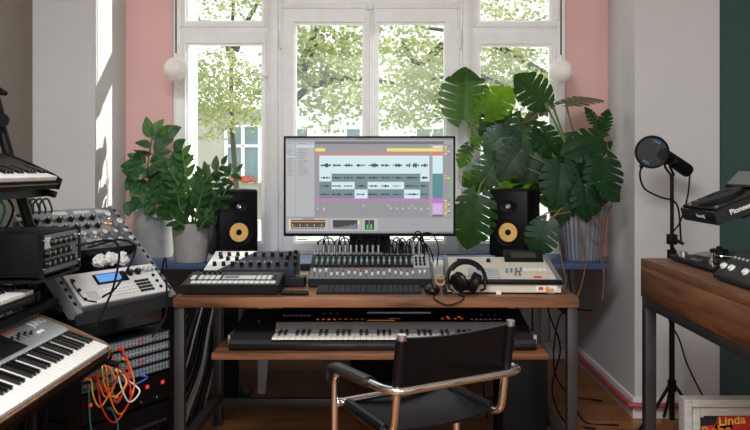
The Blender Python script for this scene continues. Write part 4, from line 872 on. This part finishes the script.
# turntable
tt = thing('turntable', 'flat black turntable with silver arm under the raised player', 'turntable', (1.19, 2.81, zt))
MB().box(0, .36, 0, .44, .004, .022, bev=.004).build('plinth', 'black', tt); MB().lathe([(.152, 0), (.152, .012), (.145, .016), (0, .016)], (.19, .24, .022), 48).build('platter', 'dark_grey', tt)
MB().lathe([(.148, 0), (.148, .002), (0, .002)], (.19, .24, .038), 48).build('record', 'gloss_black', tt)
MB().lathe([(.034, 0), (.034, .024), (.028, .026), (.010, .026), (.010, .036), (0, .036)], (.12, .23, .040), 24).build('record_weight', 'rubber', tt)
MB().lathe([(.014, 0), (.014, .018), (.009, .020), (.009, .044), (0, .046)], (.035, .09, .022), 18).build('arm_pillar', 'chrome', tt)
MB().tube(catmull([(.035, .09, .058), (.06, .06, .056), (.11, .075, .052), (.16, .10, .047)], 5), .004, 8).box(.15, .18, .09, .11, .038, .05, bev=.003).build('tonearm', 'chrome', tt)
MB().lathe([(.017, 0), (.016, .02), (0, .021)], (.03, .36, .022), 18).build('speed_dial', 'alu', tt); MB().box(.02, .045, .20, .26, .022, .026).build('switch', 'alu', tt)
for x in (.03, .33):
    for y in (.03, .41): MB().cyl((x, y, 0), (x, y, .006), .02).build('foot', 'rubber', tt)
# mixer with sloping control side
dj = thing('dj_mixer', 'dark mixer with white knobs on its sloping side, on the wooden table', 'mixer', (1.135, 2.20, zt))
MB().prism([(0, .006), (0, .018), (.085, .095), (.30, .115), (.30, .006)], 0, .48, 1).box(.02, .06, .02, .06, 0, .006).box(.02, .06, .42, .46, 0, .006).box(.24, .28, .02, .06, 0, .006).box(.24, .28, .42, .46, 0, .006).build('case', 'charcoal', dj)
v = Vector((.085, 0, .077)); Ls = v.length; v.normalize(); yy = Vector((0, -1, 0)); Fd = frame(Vector((0, .48, .018)), yy, v, yy.cross(v))
MB().box(.006, .474, .004, Ls-.004, -.001, .0015).build('face_plate', 'black', dj, Fd)
many('knob', knob(.0115, .010), ['button_white', 'knob_black'], dj, [Fd @ T((x, .040, .0015)) for x in (.02, .08, .18, .25, .33, .39)])
many('button', MB().box(-.006, .006, -.004, .004, 0, .003), 'button_grey', dj, [Fd @ T((.03+i*.03, .085, .0015)) for i in range(14)])
many('knob', knob(.011, .018), ['knob_black', 'button_white'], dj, [(.13+.05*j, .06+i*.05, .099+.005*j) for i in range(8) for j in range(3)])
# raised media player on its stand
stn = thing('player_stand', 'black two-post stand holding the media player above the turntable', 'stand', (1.66, 3.08, zt)); SM = T((-1.66, -3.08, -zt))
for y in (2.87, 3.275): MB().cyl((1.69, y, zt+.012), (1.69, y, 1.20), .014).build('post', 'black', stn, SM)
MB().box(1.58, 1.775, 2.84, 3.295, zt, zt+.012, bev=.003).build('base_plate', 'black', stn, SM)
tl = 21
PMx = T((1.253, 3.075, 1.045)) @ R(-90, 'Z') @ R(tl, 'X')
MB().box(-.15, .15, .10, .405, -.012, -.001).build('cradle', 'black', stn, SM @ PMx); MB().tube([(1.69, 2.87, 1.192), (1.69, 3.275, 1.192)], .012, 10).build('cross_tube', 'black', stn, SM)
mat('screen_off', (92, 98, 96), .3, var=0)
cd = thing('media_player', 'black tilted media player with jog wheel and raised screen, above the turntable', 'media player', (1.253, 3.075, 1.045)); cd.rotation_euler = (radians(tl), 0, radians(-90))
# local: x along its front (towards the camera is +), y up the slope, z out
MB().prism([(0, 0), (-.004, .012), (0, .052), (.02, .056), (.40, .062), (.40, 0)], -.165, .165, 0).build('case', 'gloss_black', cd)
MB().box(-.160, .160, .012, .39, .056, .0605).build('face_plate', 'black', cd, R(.9, 'X'))
MB().lathe([(.088, 0), (.088, .012), (.082, .018), (.05, .019), (.048, .015), (0, .015)], (0, .11, .060), 48).build('jog_wheel', 'charcoal', cd)
many('button', MB().box(-.010, .010, -.006, .006, 0, .004), 'mid_grey', cd, [(-.13, .03, .060), (-.13, .06, .060), (-.10, .02, .06), (.13, .03, .060)]+[(-.14+i*.04, .285, .061) for i in range(8)]); many('knob', knob(.009, .012), ['knob_black', 'button_white'], cd, [(.135, .26, .061), (.135, .22, .061)])
MB().box(.125, .145, .06, .20, .06, .062).build('pitch_slot', 'deep_black', cd)
sc_ = MB().box(-.16, .16, -.012, .0, 0, .10, bev=.004).build('screen_housing', 'black', cd, T((0, .205, .064)) @ R(-64, 'X') @ Matrix.Diagonal((1, 1, .9, 1))); MB().box(-.145, .145, -.0135, -.011, .012, .09).build('screen', 'screen_off', sc_)
text('Pioneer DJ', .017, 'button_white', cd, T((.03, -.0035, .03)) @ R(90, 'X'), ext=.0006, bold=.0006)
text('Pioneer DJ', .027, 'button_white', cd, T((.1655, .115, .030)) @ R(90, 'Z') @ R(90, 'X'), ext=.0006, bold=.0006)
# ================================================================ MICROPHONE
ms = thing('microphone_stand', 'black tripod microphone stand between pale pier and wooden table', 'stand', (1.378, 3.72, 0))
MB().cyl((0, 0, .06), (0, 0, .86), .013).build('lower_pole', 'black', ms); MB().cyl((0, 0, .86), (0, 0, 1.225), .009).build('upper_pole', 'black', ms)
MB().cyl((0, 0, .80), (0, 0, .87), .022).cyl((0, 0, .835), (.035, -.01, .835), .009).build('clutch', 'black', ms)
MB().box(-.022, .022, -.02, .02, .895, .945, bev=.006).cyl((.01, -.01, .92), (.045, -.03, .90), .008).build('gooseneck_clamp', 'black', ms); MB().cyl((0, 0, .195), (0, 0, .25), .02).build('leg_collar', 'black', ms)
for a in (200, 320, 80): MB().tube([(.015*cos(radians(a)), .015*sin(radians(a)), .225), (.09*cos(radians(a)), .09*sin(radians(a)), .13), (.21*cos(radians(a)), .21*sin(radians(a)), .010)], .008, 8).build('leg', 'black', ms)
a = at(662, 153, 3.68); b = at(688.5, 171.5, 3.76); ax = (b-a).normalized()
mc = thing('microphone', 'black broadcast microphone on the tripod stand behind the round shield', 'microphone', (1.378, 3.72, 1.2)); o_ = Vector((1.378, 3.72, 1.2)); A = a-o_; B_ = b-o_; Lm = (b-a).length
MB().tube([A, A+ax*.004, A+ax*.055, A+ax*.06, A+ax*.065, A+ax*(Lm-.02), A+ax*(Lm-.004), B_], [.022, .028, .030, .024, .030, .033, .031, .018], 22).build('body', 'matte_black', mc)
MB().tube([A+ax*.0, A+ax*.02], [.0262, .0285], 20).build('grille', 'charcoal', mc)
md = A+ax*.085
MB().tube(catmull([md+Vector((0, -.034, .0)), md+Vector((-.03, -.034, -.02)), Vector((.0, -.02, .03)), Vector((0, 0, .024))], 5), .006, 8).tube(catmull([md+Vector((0, .034, .0)), md+Vector((-.03, .034, -.02)), Vector((.0, .02, .03)), Vector((0, 0, .024))], 5), .006, 8).cyl(md+Vector((0, -.04, 0)), md+Vector((0, .04, 0)), .010).cyl((0, 0, .024), (0, 0, .034), .012).build('yoke', 'black', mc)
pf = thing('pop_filter', 'round black mesh shield with blue marks in front of the microphone', 'pop filter', at(652, 152, 3.60)); pr_ = .0715
pf.rotation_euler = (0, radians(0), radians(-14))
MB().ring((0, 0, 0), pr_, .0055, 'y', n=40).build('rim', 'black', pf)
mm = bpy.data.materials.new('filter_mesh'); mm.use_nodes = True; nt = mm.node_tree; tr = nt.nodes.new('ShaderNodeBsdfTransparent'); mxs = nt.nodes.new('ShaderNodeMixShader'); mxs.inputs[0].default_value = .72
nt.nodes['Principled BSDF'].inputs['Base Color'].default_value = rgb(34, 34, 38); nt.nodes['Principled BSDF'].inputs['Roughness'].default_value = .9
nt.links.new(tr.outputs[0], mxs.inputs[1]); nt.links.new(nt.nodes['Principled BSDF'].outputs[0], mxs.inputs[2]); nt.links.new(mxs.outputs[0], nt.nodes['Material Output'].inputs[0]); MATS['filter_mesh'] = mm
MB().lathe([(0, .001), (pr_, .001), (pr_, -.001), (0, -.001)], n=40).build('mesh_disc', 'filter_mesh', pf, R(90, 'X'))
mat('mark_blue', (40, 130, 190), .6, var=0)
mk = MB()
for a0, a1, rr in ((48, 82, .052), (225, 258, .054)):
    n = 7
    for i in range(n):
        if i in (2, 5): continue
        u, w_ = radians(a0+(a1-a0)*i/n), radians(a0+(a1-a0)*(i+.8)/n); q = .006
        mk.add([((rr+s)*cos(v), -.0025, (rr+s)*sin(v)) for v, s in ((u, -q), (w_, -q), (w_, q), (u, q))], [(0, 1, 2, 3)])
mk.build('printed_mark', 'mark_blue', pf)
g0 = at(652, 152, 3.60); gp = [at(641.5, 166, 3.60), at(640, 176, 3.60), at(645, 189, 3.61), at(660, 197, 3.64), at(677, 205, 3.67), Vector((1.41, 3.69, .915))]
gi = Matrix.Rotation(radians(14), 3, 'Z')
MB().tube([gi @ (p-g0) for p in catmull(gp, 8)], .0045, 8).build('gooseneck', 'black', pf); MB().ball(gi @ (gp[0]-g0), (.010, .010, .014), 12, 8).build('clip', 'black', pf)
lead('microphone_cable', 'black cable winding down the microphone stand pole', None, [at(690, 174, 3.76), (1.46, 3.74, 1.12), (1.42, 3.73, 1.0), (1.35, 3.66, .93), (1.40, 3.67, .80), (1.41, 3.68, .62), (1.35, 3.68, .55), (1.40, 3.685, .45), (1.44, 3.69, .33), (1.53, 3.69, .15), (1.60, 3.66, .03), (1.64, 3.52, .008)], .0042, 'rubber')
# ================================================================ FRAMED RECORD
fr = thing('shadow_box', 'whitewashed wooden frame holding a dark record sleeve, under the wooden table', 'frame', (1.225, 3.17, 0))
fw, fh, fd = .46, .318, .06
b = MB(); w_ = .032
for q, y0_, y1_ in ((0, 0, .02), (.036, .006, .03)):
    a_, e_ = q, q+w_
    b.box(a_, e_, y0_, y1_, q*.4, fh-q, bev=.003).box(fw-e_, fw-a_, y0_, y1_, q*.4, fh-q, bev=.003).box(e_, fw-e_, y0_, y1_, fh-e_, fh-a_, bev=.003).box(e_, fw-e_, y0_, y1_, q*.4, q*.4+w_, bev=.003)
b.box(0, .012, .02, fd, 0, fh).box(fw-.012, fw, .02, fd, 0, fh).box(.012, fw-.012, .02, fd, fh-.012, fh).box(.012, fw-.012, .02, fd, 0, .012)
b.build('frame', 'whitewash', fr); MB().box(.012, fw-.012, fd-.008, fd, .012, fh-.012).build('back_board', 'whitewash', fr)
rs = thing('record_sleeve', 'dark green record sleeve with yellow lettering on red, inside the whitewashed frame', 'record', (1.225+.07, 3.17+.034, .014))
MB().box(0, .322, 0, .006, .0, .242).build('cover', 'sleeve', rs)
YX = R(90, 'X')
MB().add([(.06, -.001, .150), (.322, -.001, .19), (.322, -.001, .238), (.26, -.001, .222), (.20, -.001, .228), (.08, -.001, .226)], [(0, 1, 2, 3, 4, 5)]).add([(.012, -.001, .10), (.14, -.001, .12), (.14, -.001, .20), (.012, -.001, .185)], [(0, 1, 2, 3)]).build('title_band', 'red', rs)
text('Linda', .052, 'yellow', rs, T((.082, -.0015, .203)) @ R(-6, 'Y') @ YX, align='LEFT', ext=.0008, bold=.0010)
text('Robe', .058, 'orange', rs, T((.012, -.0015, .160)) @ R(-6, 'Y') @ YX, align='LEFT', ext=.0008, bold=.0014)
MB().box(.006, .022, -.002, 0, .222, .236).build('sticker', 'button_white', rs)
# ================================================================ PLANTS
def pot(t, r0, r1, h, m, ridge=0, n=40):
    MB().lathe([(r0*.96, 0), (r0, .006), (r1, h-.01), (r1, h), (r1-.012, h), (r1-.014, h-.03)], n=n, ridge=ridge).build('pot', m, t, ang=25 if ridge else 50)
    MB().lathe([(r1-.016, h-.035), (r1*.5, h-.026), (0, h-.022)], n=24).build('soil', 'soil', t)
BZ = .776
# fig with round leaves, behind
def blade(L, W, n=7, cup=.12, droop=.15, tip=.5):
    m = MB(); vs = []
    for i in range(n+1):
        t = i/n; w = W/2*(sin(pi*min(1, t**.8)))**.75*(1-.25*t) if 0 < i < n else .001
        z = -droop*L*t*t
        vs += [(-w, t*L, z+cup*w), (0, t*L, z), (w, t*L, z+cup*w)]
    fs = []
    for i in range(n): fs += [(3*i, 3*i+1, 3*i+4, 3*i+3), (3*i+1, 3*i+2, 3*i+5, 3*i+4)]
    return m.add(vs, fs)
def orient(base, tip, nrm):
    y = (Vector(tip)-Vector(base)).normalized(); z = Vector(nrm); z = (z-y*z.dot(y)).normalized(); return frame(Vector(base), y.cross(z), y, z)
rf = thing('rubber_plant', 'round-leaved green plant in the wider grey pot next to the pink wall', 'plant', (X(155, 4.26), 4.26, BZ)); o = Vector((X(155, 4.26), 4.26, BZ))
pot(rf, .095, .11, .255, 'concrete')
fl = blade(1, .74, 8, .16, .2).build('leaf', 'ficus_leaf', rf, ang=80); first = True
def P4(px, py, D): return at(px, py, D)-o
stems = [[(155, 216, 4.26), (150, 190, 4.25), (148, 165, 4.24), (152, 138, 4.24)], [(150, 217, 4.26), (140, 196, 4.22), (134, 176, 4.2), (128, 168, 4.2)], [(160, 217, 4.26), (166, 185, 4.2), (170, 165, 4.2), (176, 150, 4.2)], [(157, 218, 4.25), (160, 200, 4.17), (165, 185, 4.15), (163, 172, 4.12)], [(150, 218, 4.25), (146, 205, 4.2), (138, 203, 4.18), (133, 200, 4.16)]]
for s in stems: MB().tube(catmull([P4(*p) for p in s], 5), .0045, 7).build('stem', 'stalk_brown', rf)
# leaves: base px, tip px, depth
lv = [((152, 138), (146, 122)), ((153, 140), (158, 124)), ((157, 145), (171, 130)), ((151, 146), (139, 142)), ((153, 148), (166, 140)), ((148, 157), (137, 148)), ((146, 163), (132, 155)), ((150, 160), (163, 151)), ((146, 167), (128, 165)), ((150, 168), (165, 160)), ((140, 177), (127, 171)), ((142, 178), (153, 168)),
      ((138, 184), (132, 195)), ((146, 180), (138, 190)), ((148, 182), (160, 176)), ((150, 190), (139, 201)), ((152, 192), (164, 200)), ((156, 184), (170, 188)), ((160, 175), (172, 168)), ((164, 168), (180, 166)), ((168, 162), (184, 158)), ((172, 156), (188, 156)), ((174, 152), (180, 142)), ((144, 198), (134, 206)), ((146, 205), (154, 214)), ((155, 200), (146, 210)), ((162, 192), (150, 196)), ((158, 166), (148, 174)), ((136, 176), (128, 186)), ((164, 180), (176, 180)), ((166, 186), (178, 194)), ((152, 176), (140, 170)), ((133, 200), (128, 210)), ((166, 196), (174, 206)), ((160, 206), (168, 214))]
for i, (b, t) in enumerate(lv):
    D = 4.24-.012*(i % 9)-.02; bb_ = P4(*b, D); tt_ = P4(*t, D-.03-.03*(i % 3)); L = (tt_-bb_).length*1.28
    nv = Vector((.25*((i*3) % 5-2)/2, -.75, .65 if i % 2 else .35)); M = orient(bb_, tt_, nv) @ Matrix.Scale(L, 4)
    if first: fl.matrix_basis = M; first = False
    else: inst(fl, rf, M)
# zz plant with feathery fronds, in front
zz = thing('zamioculcas', 'feathery glossy plant in the smaller grey concrete pot next to the speaker', 'plant', (X(191, 4.04), 4.04, BZ)); o = Vector((X(191, 4.04), 4.04, BZ))
pot(zz, .083, .098, .20, 'concrete')
def frond(pts, nl, L, name='frond'):
    P = catmull([at(*p)-o for p in pts], 6); m = MB(); m.tube(P, [.0065-.004*i/(len(P)-1) for i in range(len(P))], 7, 1); n = len(P)
    nl = max(7, int(nl*.74)); L = L*1.05
    for k in range(nl):
        t = .28+.72*k/(nl-1); f = t*(n-1); i = min(int(f), n-2); p = P[i].lerp(P[i+1], f-i); d = (P[i+1]-P[i]).normalized()
        sd = d.cross(Vector((.1, -1, .25))).normalized()*(1 if k % 2 else -1); ll = L*(1-.45*abs(t-.55))*(1 if k < nl-1 else .8)
        tip = p+(sd*.8+d*(.75 if k < nl-1 else 2)+Vector((0, -.25*((k*3) % 4)/4, .1))).normalized()*ll
        Mx = orient(p, tip, Vector((.35*(1 if k % 2 else -1)*0+.2, -.8, .55+.15*(k % 3)))) @ Matrix.Scale(ll, 4); m.M = Mx; b = blade(1, .54, 6, .2, .1); m.add(b.v, b.f, 0); m.M = Matrix.Identity(4)
    return m.build(name, ['zz_leaf', 'stalk_green'], zz, ang=80)
for pts, nl, L in (([(190, 232, 4.04), (184, 205, 4.02), (178, 185, 4.0), (168, 168, 3.98)], 14, .085), ([(192, 232, 4.04), (192, 200, 4.02), (186, 175, 4.0), (182, 150, 3.98)], 15, .085), ([(193, 232, 4.04), (199, 205, 4.0), (206, 180, 3.98), (222, 165, 3.96)], 15, .09), ([(194, 232, 4.04), (203, 210, 4.0), (214, 185, 3.98), (236, 172, 3.95)], 15, .085),
                   ([(190, 232, 4.04), (180, 215, 3.98), (170, 200, 3.95), (160, 196, 3.93)], 12, .08), ([(193, 232, 4.02), (196, 215, 3.95), (200, 200, 3.92), (203, 188, 3.9)], 13, .08), ([(191, 232, 4.02), (186, 220, 3.94), (180, 208, 3.92), (178, 194, 3.9)], 13, .08), ([(194, 232, 4.03), (204, 222, 3.98), (210, 208, 3.96), (216, 194, 3.95)], 12, .078),
                   ([(192, 232, 4.05), (194, 205, 4.08), (198, 190, 4.1), (204, 172, 4.12)], 14, .08), ([(189, 232, 4.05), (176, 212, 4.06), (170, 190, 4.06), (176, 172, 4.05)], 13, .08), ([(195, 232, 4.04), (206, 216, 4.02), (218, 204, 4.0), (226, 190, 3.98)], 12, .075), ([(190, 232, 4.0), (184, 226, 3.94), (176, 220, 3.9), (170, 214, 3.88)], 10, .075), ([(194, 232, 4.0), (200, 228, 3.94), (204, 222, 3.92), (210, 218, 3.9)], 9, .07)):
    frond(pts, nl, L)
# monstera
MX, MY = X(582, 4.10), 4.12
mo_ = thing('monstera', 'huge split-leaved plant in the ribbed zinc pot under the window', 'plant', (MX, MY, BZ)); o = Vector((MX, MY, BZ))
pot(mo_, .10, .133, .285, 'zinc', ridge=.035, n=64)
def mleaf(seed, nf=6, asym=0):
    """heart-shaped blade with deep slits; length 1 from the stalk to the tip, along +y"""
    rd = random.Random(seed); m = MB(); vs = []; fs = []
    def width(t): return .52*sin(pi*min(1, max(0, (t+.22)/1.22))**.85)**.72
    def zz_(x, y): return -.20*max(0, y)**2-.22*x*x+.10*abs(x)
    for s in (-1, 1):
        inner = lambda t: Vector((s*.30*width(t)*1.0, t*.96-.02, 0))
        # midrib strip
        N = nf*4; ts = [i/N for i in range(N+1)]
        base = len(vs)
        for t in ts: vs += [Vector((0, t, 0)), Vector((s*max(.004, .11*width(t)+.03*(1-t)), t-.03, 0))]
        for i in range(N): a = base+2*i; fs.append((a, a+2, a+3, a+1))
        # back lobe and fingers
        edges = [-.20]+[k/nf*.93+rd.uniform(-.012, .012) for k in range(nf)]+[1.0]
        for k in range(len(edges)-1):
            ta, tb = edges[k], edges[k+1]; gp_ = (.012+.014*rd.random()) if k < len(edges)-2 else 0; ga = .010+.010*rd.random() if k else 0
            rows = 5; cols = 4; b0 = len(vs)
            for r_ in range(rows+1):
                q = r_/rows
                for c_ in range(cols+1):
                    u = c_/cols
                    ti = max(0, ta)+(max(tb, .0)-max(0, ta))*u if k else .0+.10*u*0+.0+tb*u*.9+0
                    gi_ = q**1.2; tt = (ta+ga*gi_*1.6)+((tb-gp_*gi_*1.6)-(ta+ga*gi_*1.6))*u
                    xin = max(.004, .10*width(ti)+.03*(1-ti)); yin = ti-.03
                    xo = width(tt)*(1-.05*(2*u-1)**4*(1 if k < len(edges)-2 else .2)); yo = tt+.02+.10*(1-abs(tt-.4))*(1 if tt > .05 else .2)*.6
                    if k == len(edges)-2: xo = width(tt)*(1-.0); yo = tt
                    x = xin+(xo-xin)*q; y = yin+(yo-yin)*q
                    vs.append(Vector((s*x, y, 0)))
            for r_ in range(rows):
                for c_ in range(cols):
                    a = b0+r_*(cols+1)+c_; fs.append((a, a+1, a+cols+2, a+cols+1))
    vs = [Vector((v.x, v.y, zz_(v.x, v.y)+.012*sin(9*v.y+seed)*abs(v.x)*2)) for v in vs]
    return m.add(vs, fs)
base_leaf = {}
def put(sx, sy, tx, ty, D, dt_, nrm, wid=1.0, mt='monstera', seed=0, stalk=True, sc=1.0, bend=None):
    """stalk joint at (sx,sy), tip at (tx,ty), both in the plant's own space at distance D and D+dt_"""
    a = at(sx, sy, D)-o; b = at(tx, ty, D+dt_)-o; L = (b-a).length*sc; key = (seed % 4, mt)
    M = orient(a, b, nrm) @ Matrix.Diagonal((L*wid, L, L, 1))
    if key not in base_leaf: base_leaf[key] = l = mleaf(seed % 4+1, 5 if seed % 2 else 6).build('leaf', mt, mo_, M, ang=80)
    else: l = inst(base_leaf[key], mo_, M)
    if stalk:
        r = Vector((random.uniform(-.06, .06), random.uniform(-.06, .06), .25)); mid = (a+r)/2+Vector(bend or ((a.x-r.x)*.12*0, 0, .06)); 
        MB().tube(catmull([r, r*.7+mid*.3+Vector((0, 0, .03)), mid, a*.8+mid*.2, a], 5), .0055, 7).build('stalk', 'stalk_green', mo_)
F_ = (0, -1, .25)
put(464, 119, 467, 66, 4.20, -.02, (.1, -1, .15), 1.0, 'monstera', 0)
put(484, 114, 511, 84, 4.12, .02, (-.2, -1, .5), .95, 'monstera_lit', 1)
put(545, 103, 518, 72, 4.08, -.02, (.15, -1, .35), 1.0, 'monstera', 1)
put(566, 104, 604, 92, 4.10, .08, (0, -.35, 1), .75, 'monstera_brown', 2)
put(552, 103, 522, 118, 4.12, -.05, (0, -.5, 1), .55, 'monstera_brown', 3)
put(598, 128, 588, 105, 4.15, 0, (.6, -.8, .2), .7, 'monstera', 0)
put(603, 132, 606, 108, 4.12, 0, (-.7, -.8, .2), .7, 'monstera', 2)
put(604, 140, 562, 150, 4.05, -.04, (0, -1, .55), .82, 'monstera', 3)
put(524, 118, 522, 160, 4.13, -.05, (.1, -1, .3), 1.0, 'monstera', 2)
put(505, 112, 478, 132, 4.16, -.02, (-.1, -1, .6), .85, 'monstera', 1)
put(510, 128, 485, 152, 4.12, -.03, (.2, -1, .4), .9, 'monstera', 0)
put(561, 164, 558, 206, 3.99, -.05, (.05, -1, .5), .95, 'monstera', 3)
put(604, 158, 604, 205, 3.98, -.05, (.1, -1, .35), .85, 'monstera', 2)
put(600, 182, 622, 200, 3.86, -.03, (.1, -1, .5), .85, 'monstera', 0)
put(469, 146, 458, 168, 4.2, 0, (-.3, -1, .3), .7, 'monstera', 3)
put(478, 196, 468, 250, 3.96, -.02, (.1, -1, .4), .86, 'monstera', 0, stalk=False)
MB().tube(catmull([at(582, 205, 4.1)-o, at(545, 165, 4.22)-o, at(505, 165, 4.20)-o, at(484, 180, 4.08)-o, at(478, 196, 3.96)-o], 6), .0055, 7).build('stalk', 'stalk_green', mo_)
put(548, 222, 534, 256, 3.93, -.02, (-.1, -1, .35), .95, 'monstera', 1)
put(520, 150, 500, 178, 4.06, -.03, (.1, -1, .3), .95, 'monstera', 3)
put(496, 158, 478, 192, 4.10, -.03, (.1, -1, .3), .85, 'monstera', 2)
put(540, 128, 560, 160, 4.10, -.02, (.2, -1, .4), .85, 'monstera', 1)
put(535, 152, 522, 184, 4.10, -.02, (0, -1, .3), 1.0, 'monstera', 0)
put(570, 190, 556, 222, 4.0, -.02, (.1, -1, .3), .9, 'monstera', 2)
put(590, 150, 575, 190, 4.05, 0, (.1, -1, .3), .9, 'monstera', 0)
put(560, 182, 560, 215, 4.14, 0, (0, -1, .25), 1.0, 'monstera', 3)
put(585, 185, 590, 222, 3.95, -.02, (0, -1, .4), .9, 'monstera', 1)
put(488, 130, 470, 146, 4.22, 0, (0, -1, .4), .8, 'monstera', 2)
put(505, 150, 508, 181, 4.2, 0, (0, -1, .3), 1.1, 'monstera', 1)
put(466, 205, 470, 238, 4.24, 0, (0, -1, .3), .8, 'monstera', 2, stalk=False)
MB().tube(catmull([at(582, 205, 4.1)-o, at(548, 162, 4.23)-o, at(508, 160, 4.24)-o, at(480, 182, 4.25)-o, at(466, 205, 4.24)-o], 6), .0055, 7).build('stalk', 'stalk_green', mo_)
put(480, 172, 462, 186, 4.2, 0, (.1, -1, .3), .9, 'monstera', 3)
put(530, 140, 548, 172, 4.2, 0, (0, -1, .3), 1.1, 'monstera', 2)
put(575, 140, 560, 180, 4.18, 0, (0, -1, .3), 1.05, 'monstera', 1)
put(500, 160, 512, 200, 4.37, -.02, (0, -1, .3), 1.1, 'monstera', 1)
put(535, 158, 530, 200, 4.38, -.02, (.1, -1, .3), 1.1, 'monstera', 2)
put(548, 170, 550, 208, 4.36, -.02, (0, -1, .3), 1.0, 'monstera', 0)
# aerial roots
for pts in ([(560, 208, 4.02), (552, 222, 3.96), (556, 215, 3.95), (570, 212, 3.94)], [(598, 212, 4.0), (603, 230, 3.93), (600, 252, 3.925), (604, 275, 3.925), (602, 300, 3.925)], [(590, 214, 3.99), (600, 226, 3.93), (606, 215, 3.94), (612, 205, 3.9)], [(576, 213, 3.97), (584, 250, 3.94), (586, 262, 3.925), (580, 290, 3.925), (574, 300, 3.925)],
            [(556, 216, 4.0), (562, 262, 3.94), (566, 280, 3.925), (563, 292, 3.925)], [(562, 210, 4.0), (545, 214, 3.97), (536, 226, 3.96)], [(595, 213, 3.97), (588, 232, 3.92), (597, 244, 3.91), (604, 240, 3.91)]):
    MB().tube([at(*p)-o for p in pts] if len(pts) < 3 else catmull([at(*p)-o for p in pts], 6), .0038, 6).build('aerial_root', 'root_brown', mo_)
# ================================================================ LOOSE CABLES
rnd = random.Random(11)
for i in range(34):
    cx_, ry_ = i % 11, i//11; x = -.955+.0135*cx_; y = 3.872+.022*ry_; pale = i in (4, 8, 13, 19, 24, 29, 32); fan = .012*(cx_-10.5); r = (.0038, .005, .0058)[(i*7) % 3]
    lab, grp = ('pale cable in the bundle hanging beneath the desk end by the rack', 'pale cables beneath the desk end') if pale else ('black cable in the thick bundle hanging beneath the desk end by the rack', 'black cables beneath the desk end')
    b_ = .010*sin(i*2.1)
    lead('desk_cable', lab, grp, [(x, y, .742), (x+.012, y+.006, .62), (x-.01+fan*.2, y-.02, .45), (x-.02+fan*.6, y-.05-.01*(2-ry_), .27), (x-.045+fan*1.3, y-.10-.03*(2-ry_), .10), (x-.05+fan*1.8, y-.15-.06*(2-ry_), r)], r, ('cab_white' if i % 2 else 'cab_grey') if pale else 'rubber')
for pts, lab in (([(.62, 3.82, .70), (.66, 3.84, .55), (.55, 3.86, .40), (.50, 3.88, .2), (.52, 3.9, .01)], 'black cable hanging behind the tall black cabinet'),
                 ([(.86, 4.0, .74), (.84, 3.98, .55), (.90, 3.96, .35), (.85, 3.92, .15), (.90, 3.85, .006), (1.02, 3.75, .006)], 'black cable hanging straight behind the desk leg below the zinc pot'),
                 ([(.95, 4.0, .74), (.97, 3.98, .5), (.93, 3.96, .3), (.96, 3.92, .1), (1.0, 3.85, .006), (1.15, 3.80, .006)], 'black cable beside the zinc pot, falling to the floor planks'),
                 ([(1.23, 4.6, .42), (1.10, 4.7, .40), (1.02, 4.6, .30), (.98, 4.45, .10), (1.04, 4.30, .006), (1.18, 4.2, .006)], 'thin black cable running along the recess wall behind the bench leg'),
                 ([(.70, 3.72, .006), (.80, 3.62, .006), (.92, 3.66, .006), (1.02, 3.58, .006), (.98, 3.46, .006)], 'black cable snaking on the floor behind the desk leg')):
    lead('floor_cable', lab, None, pts, .0045, 'rubber')
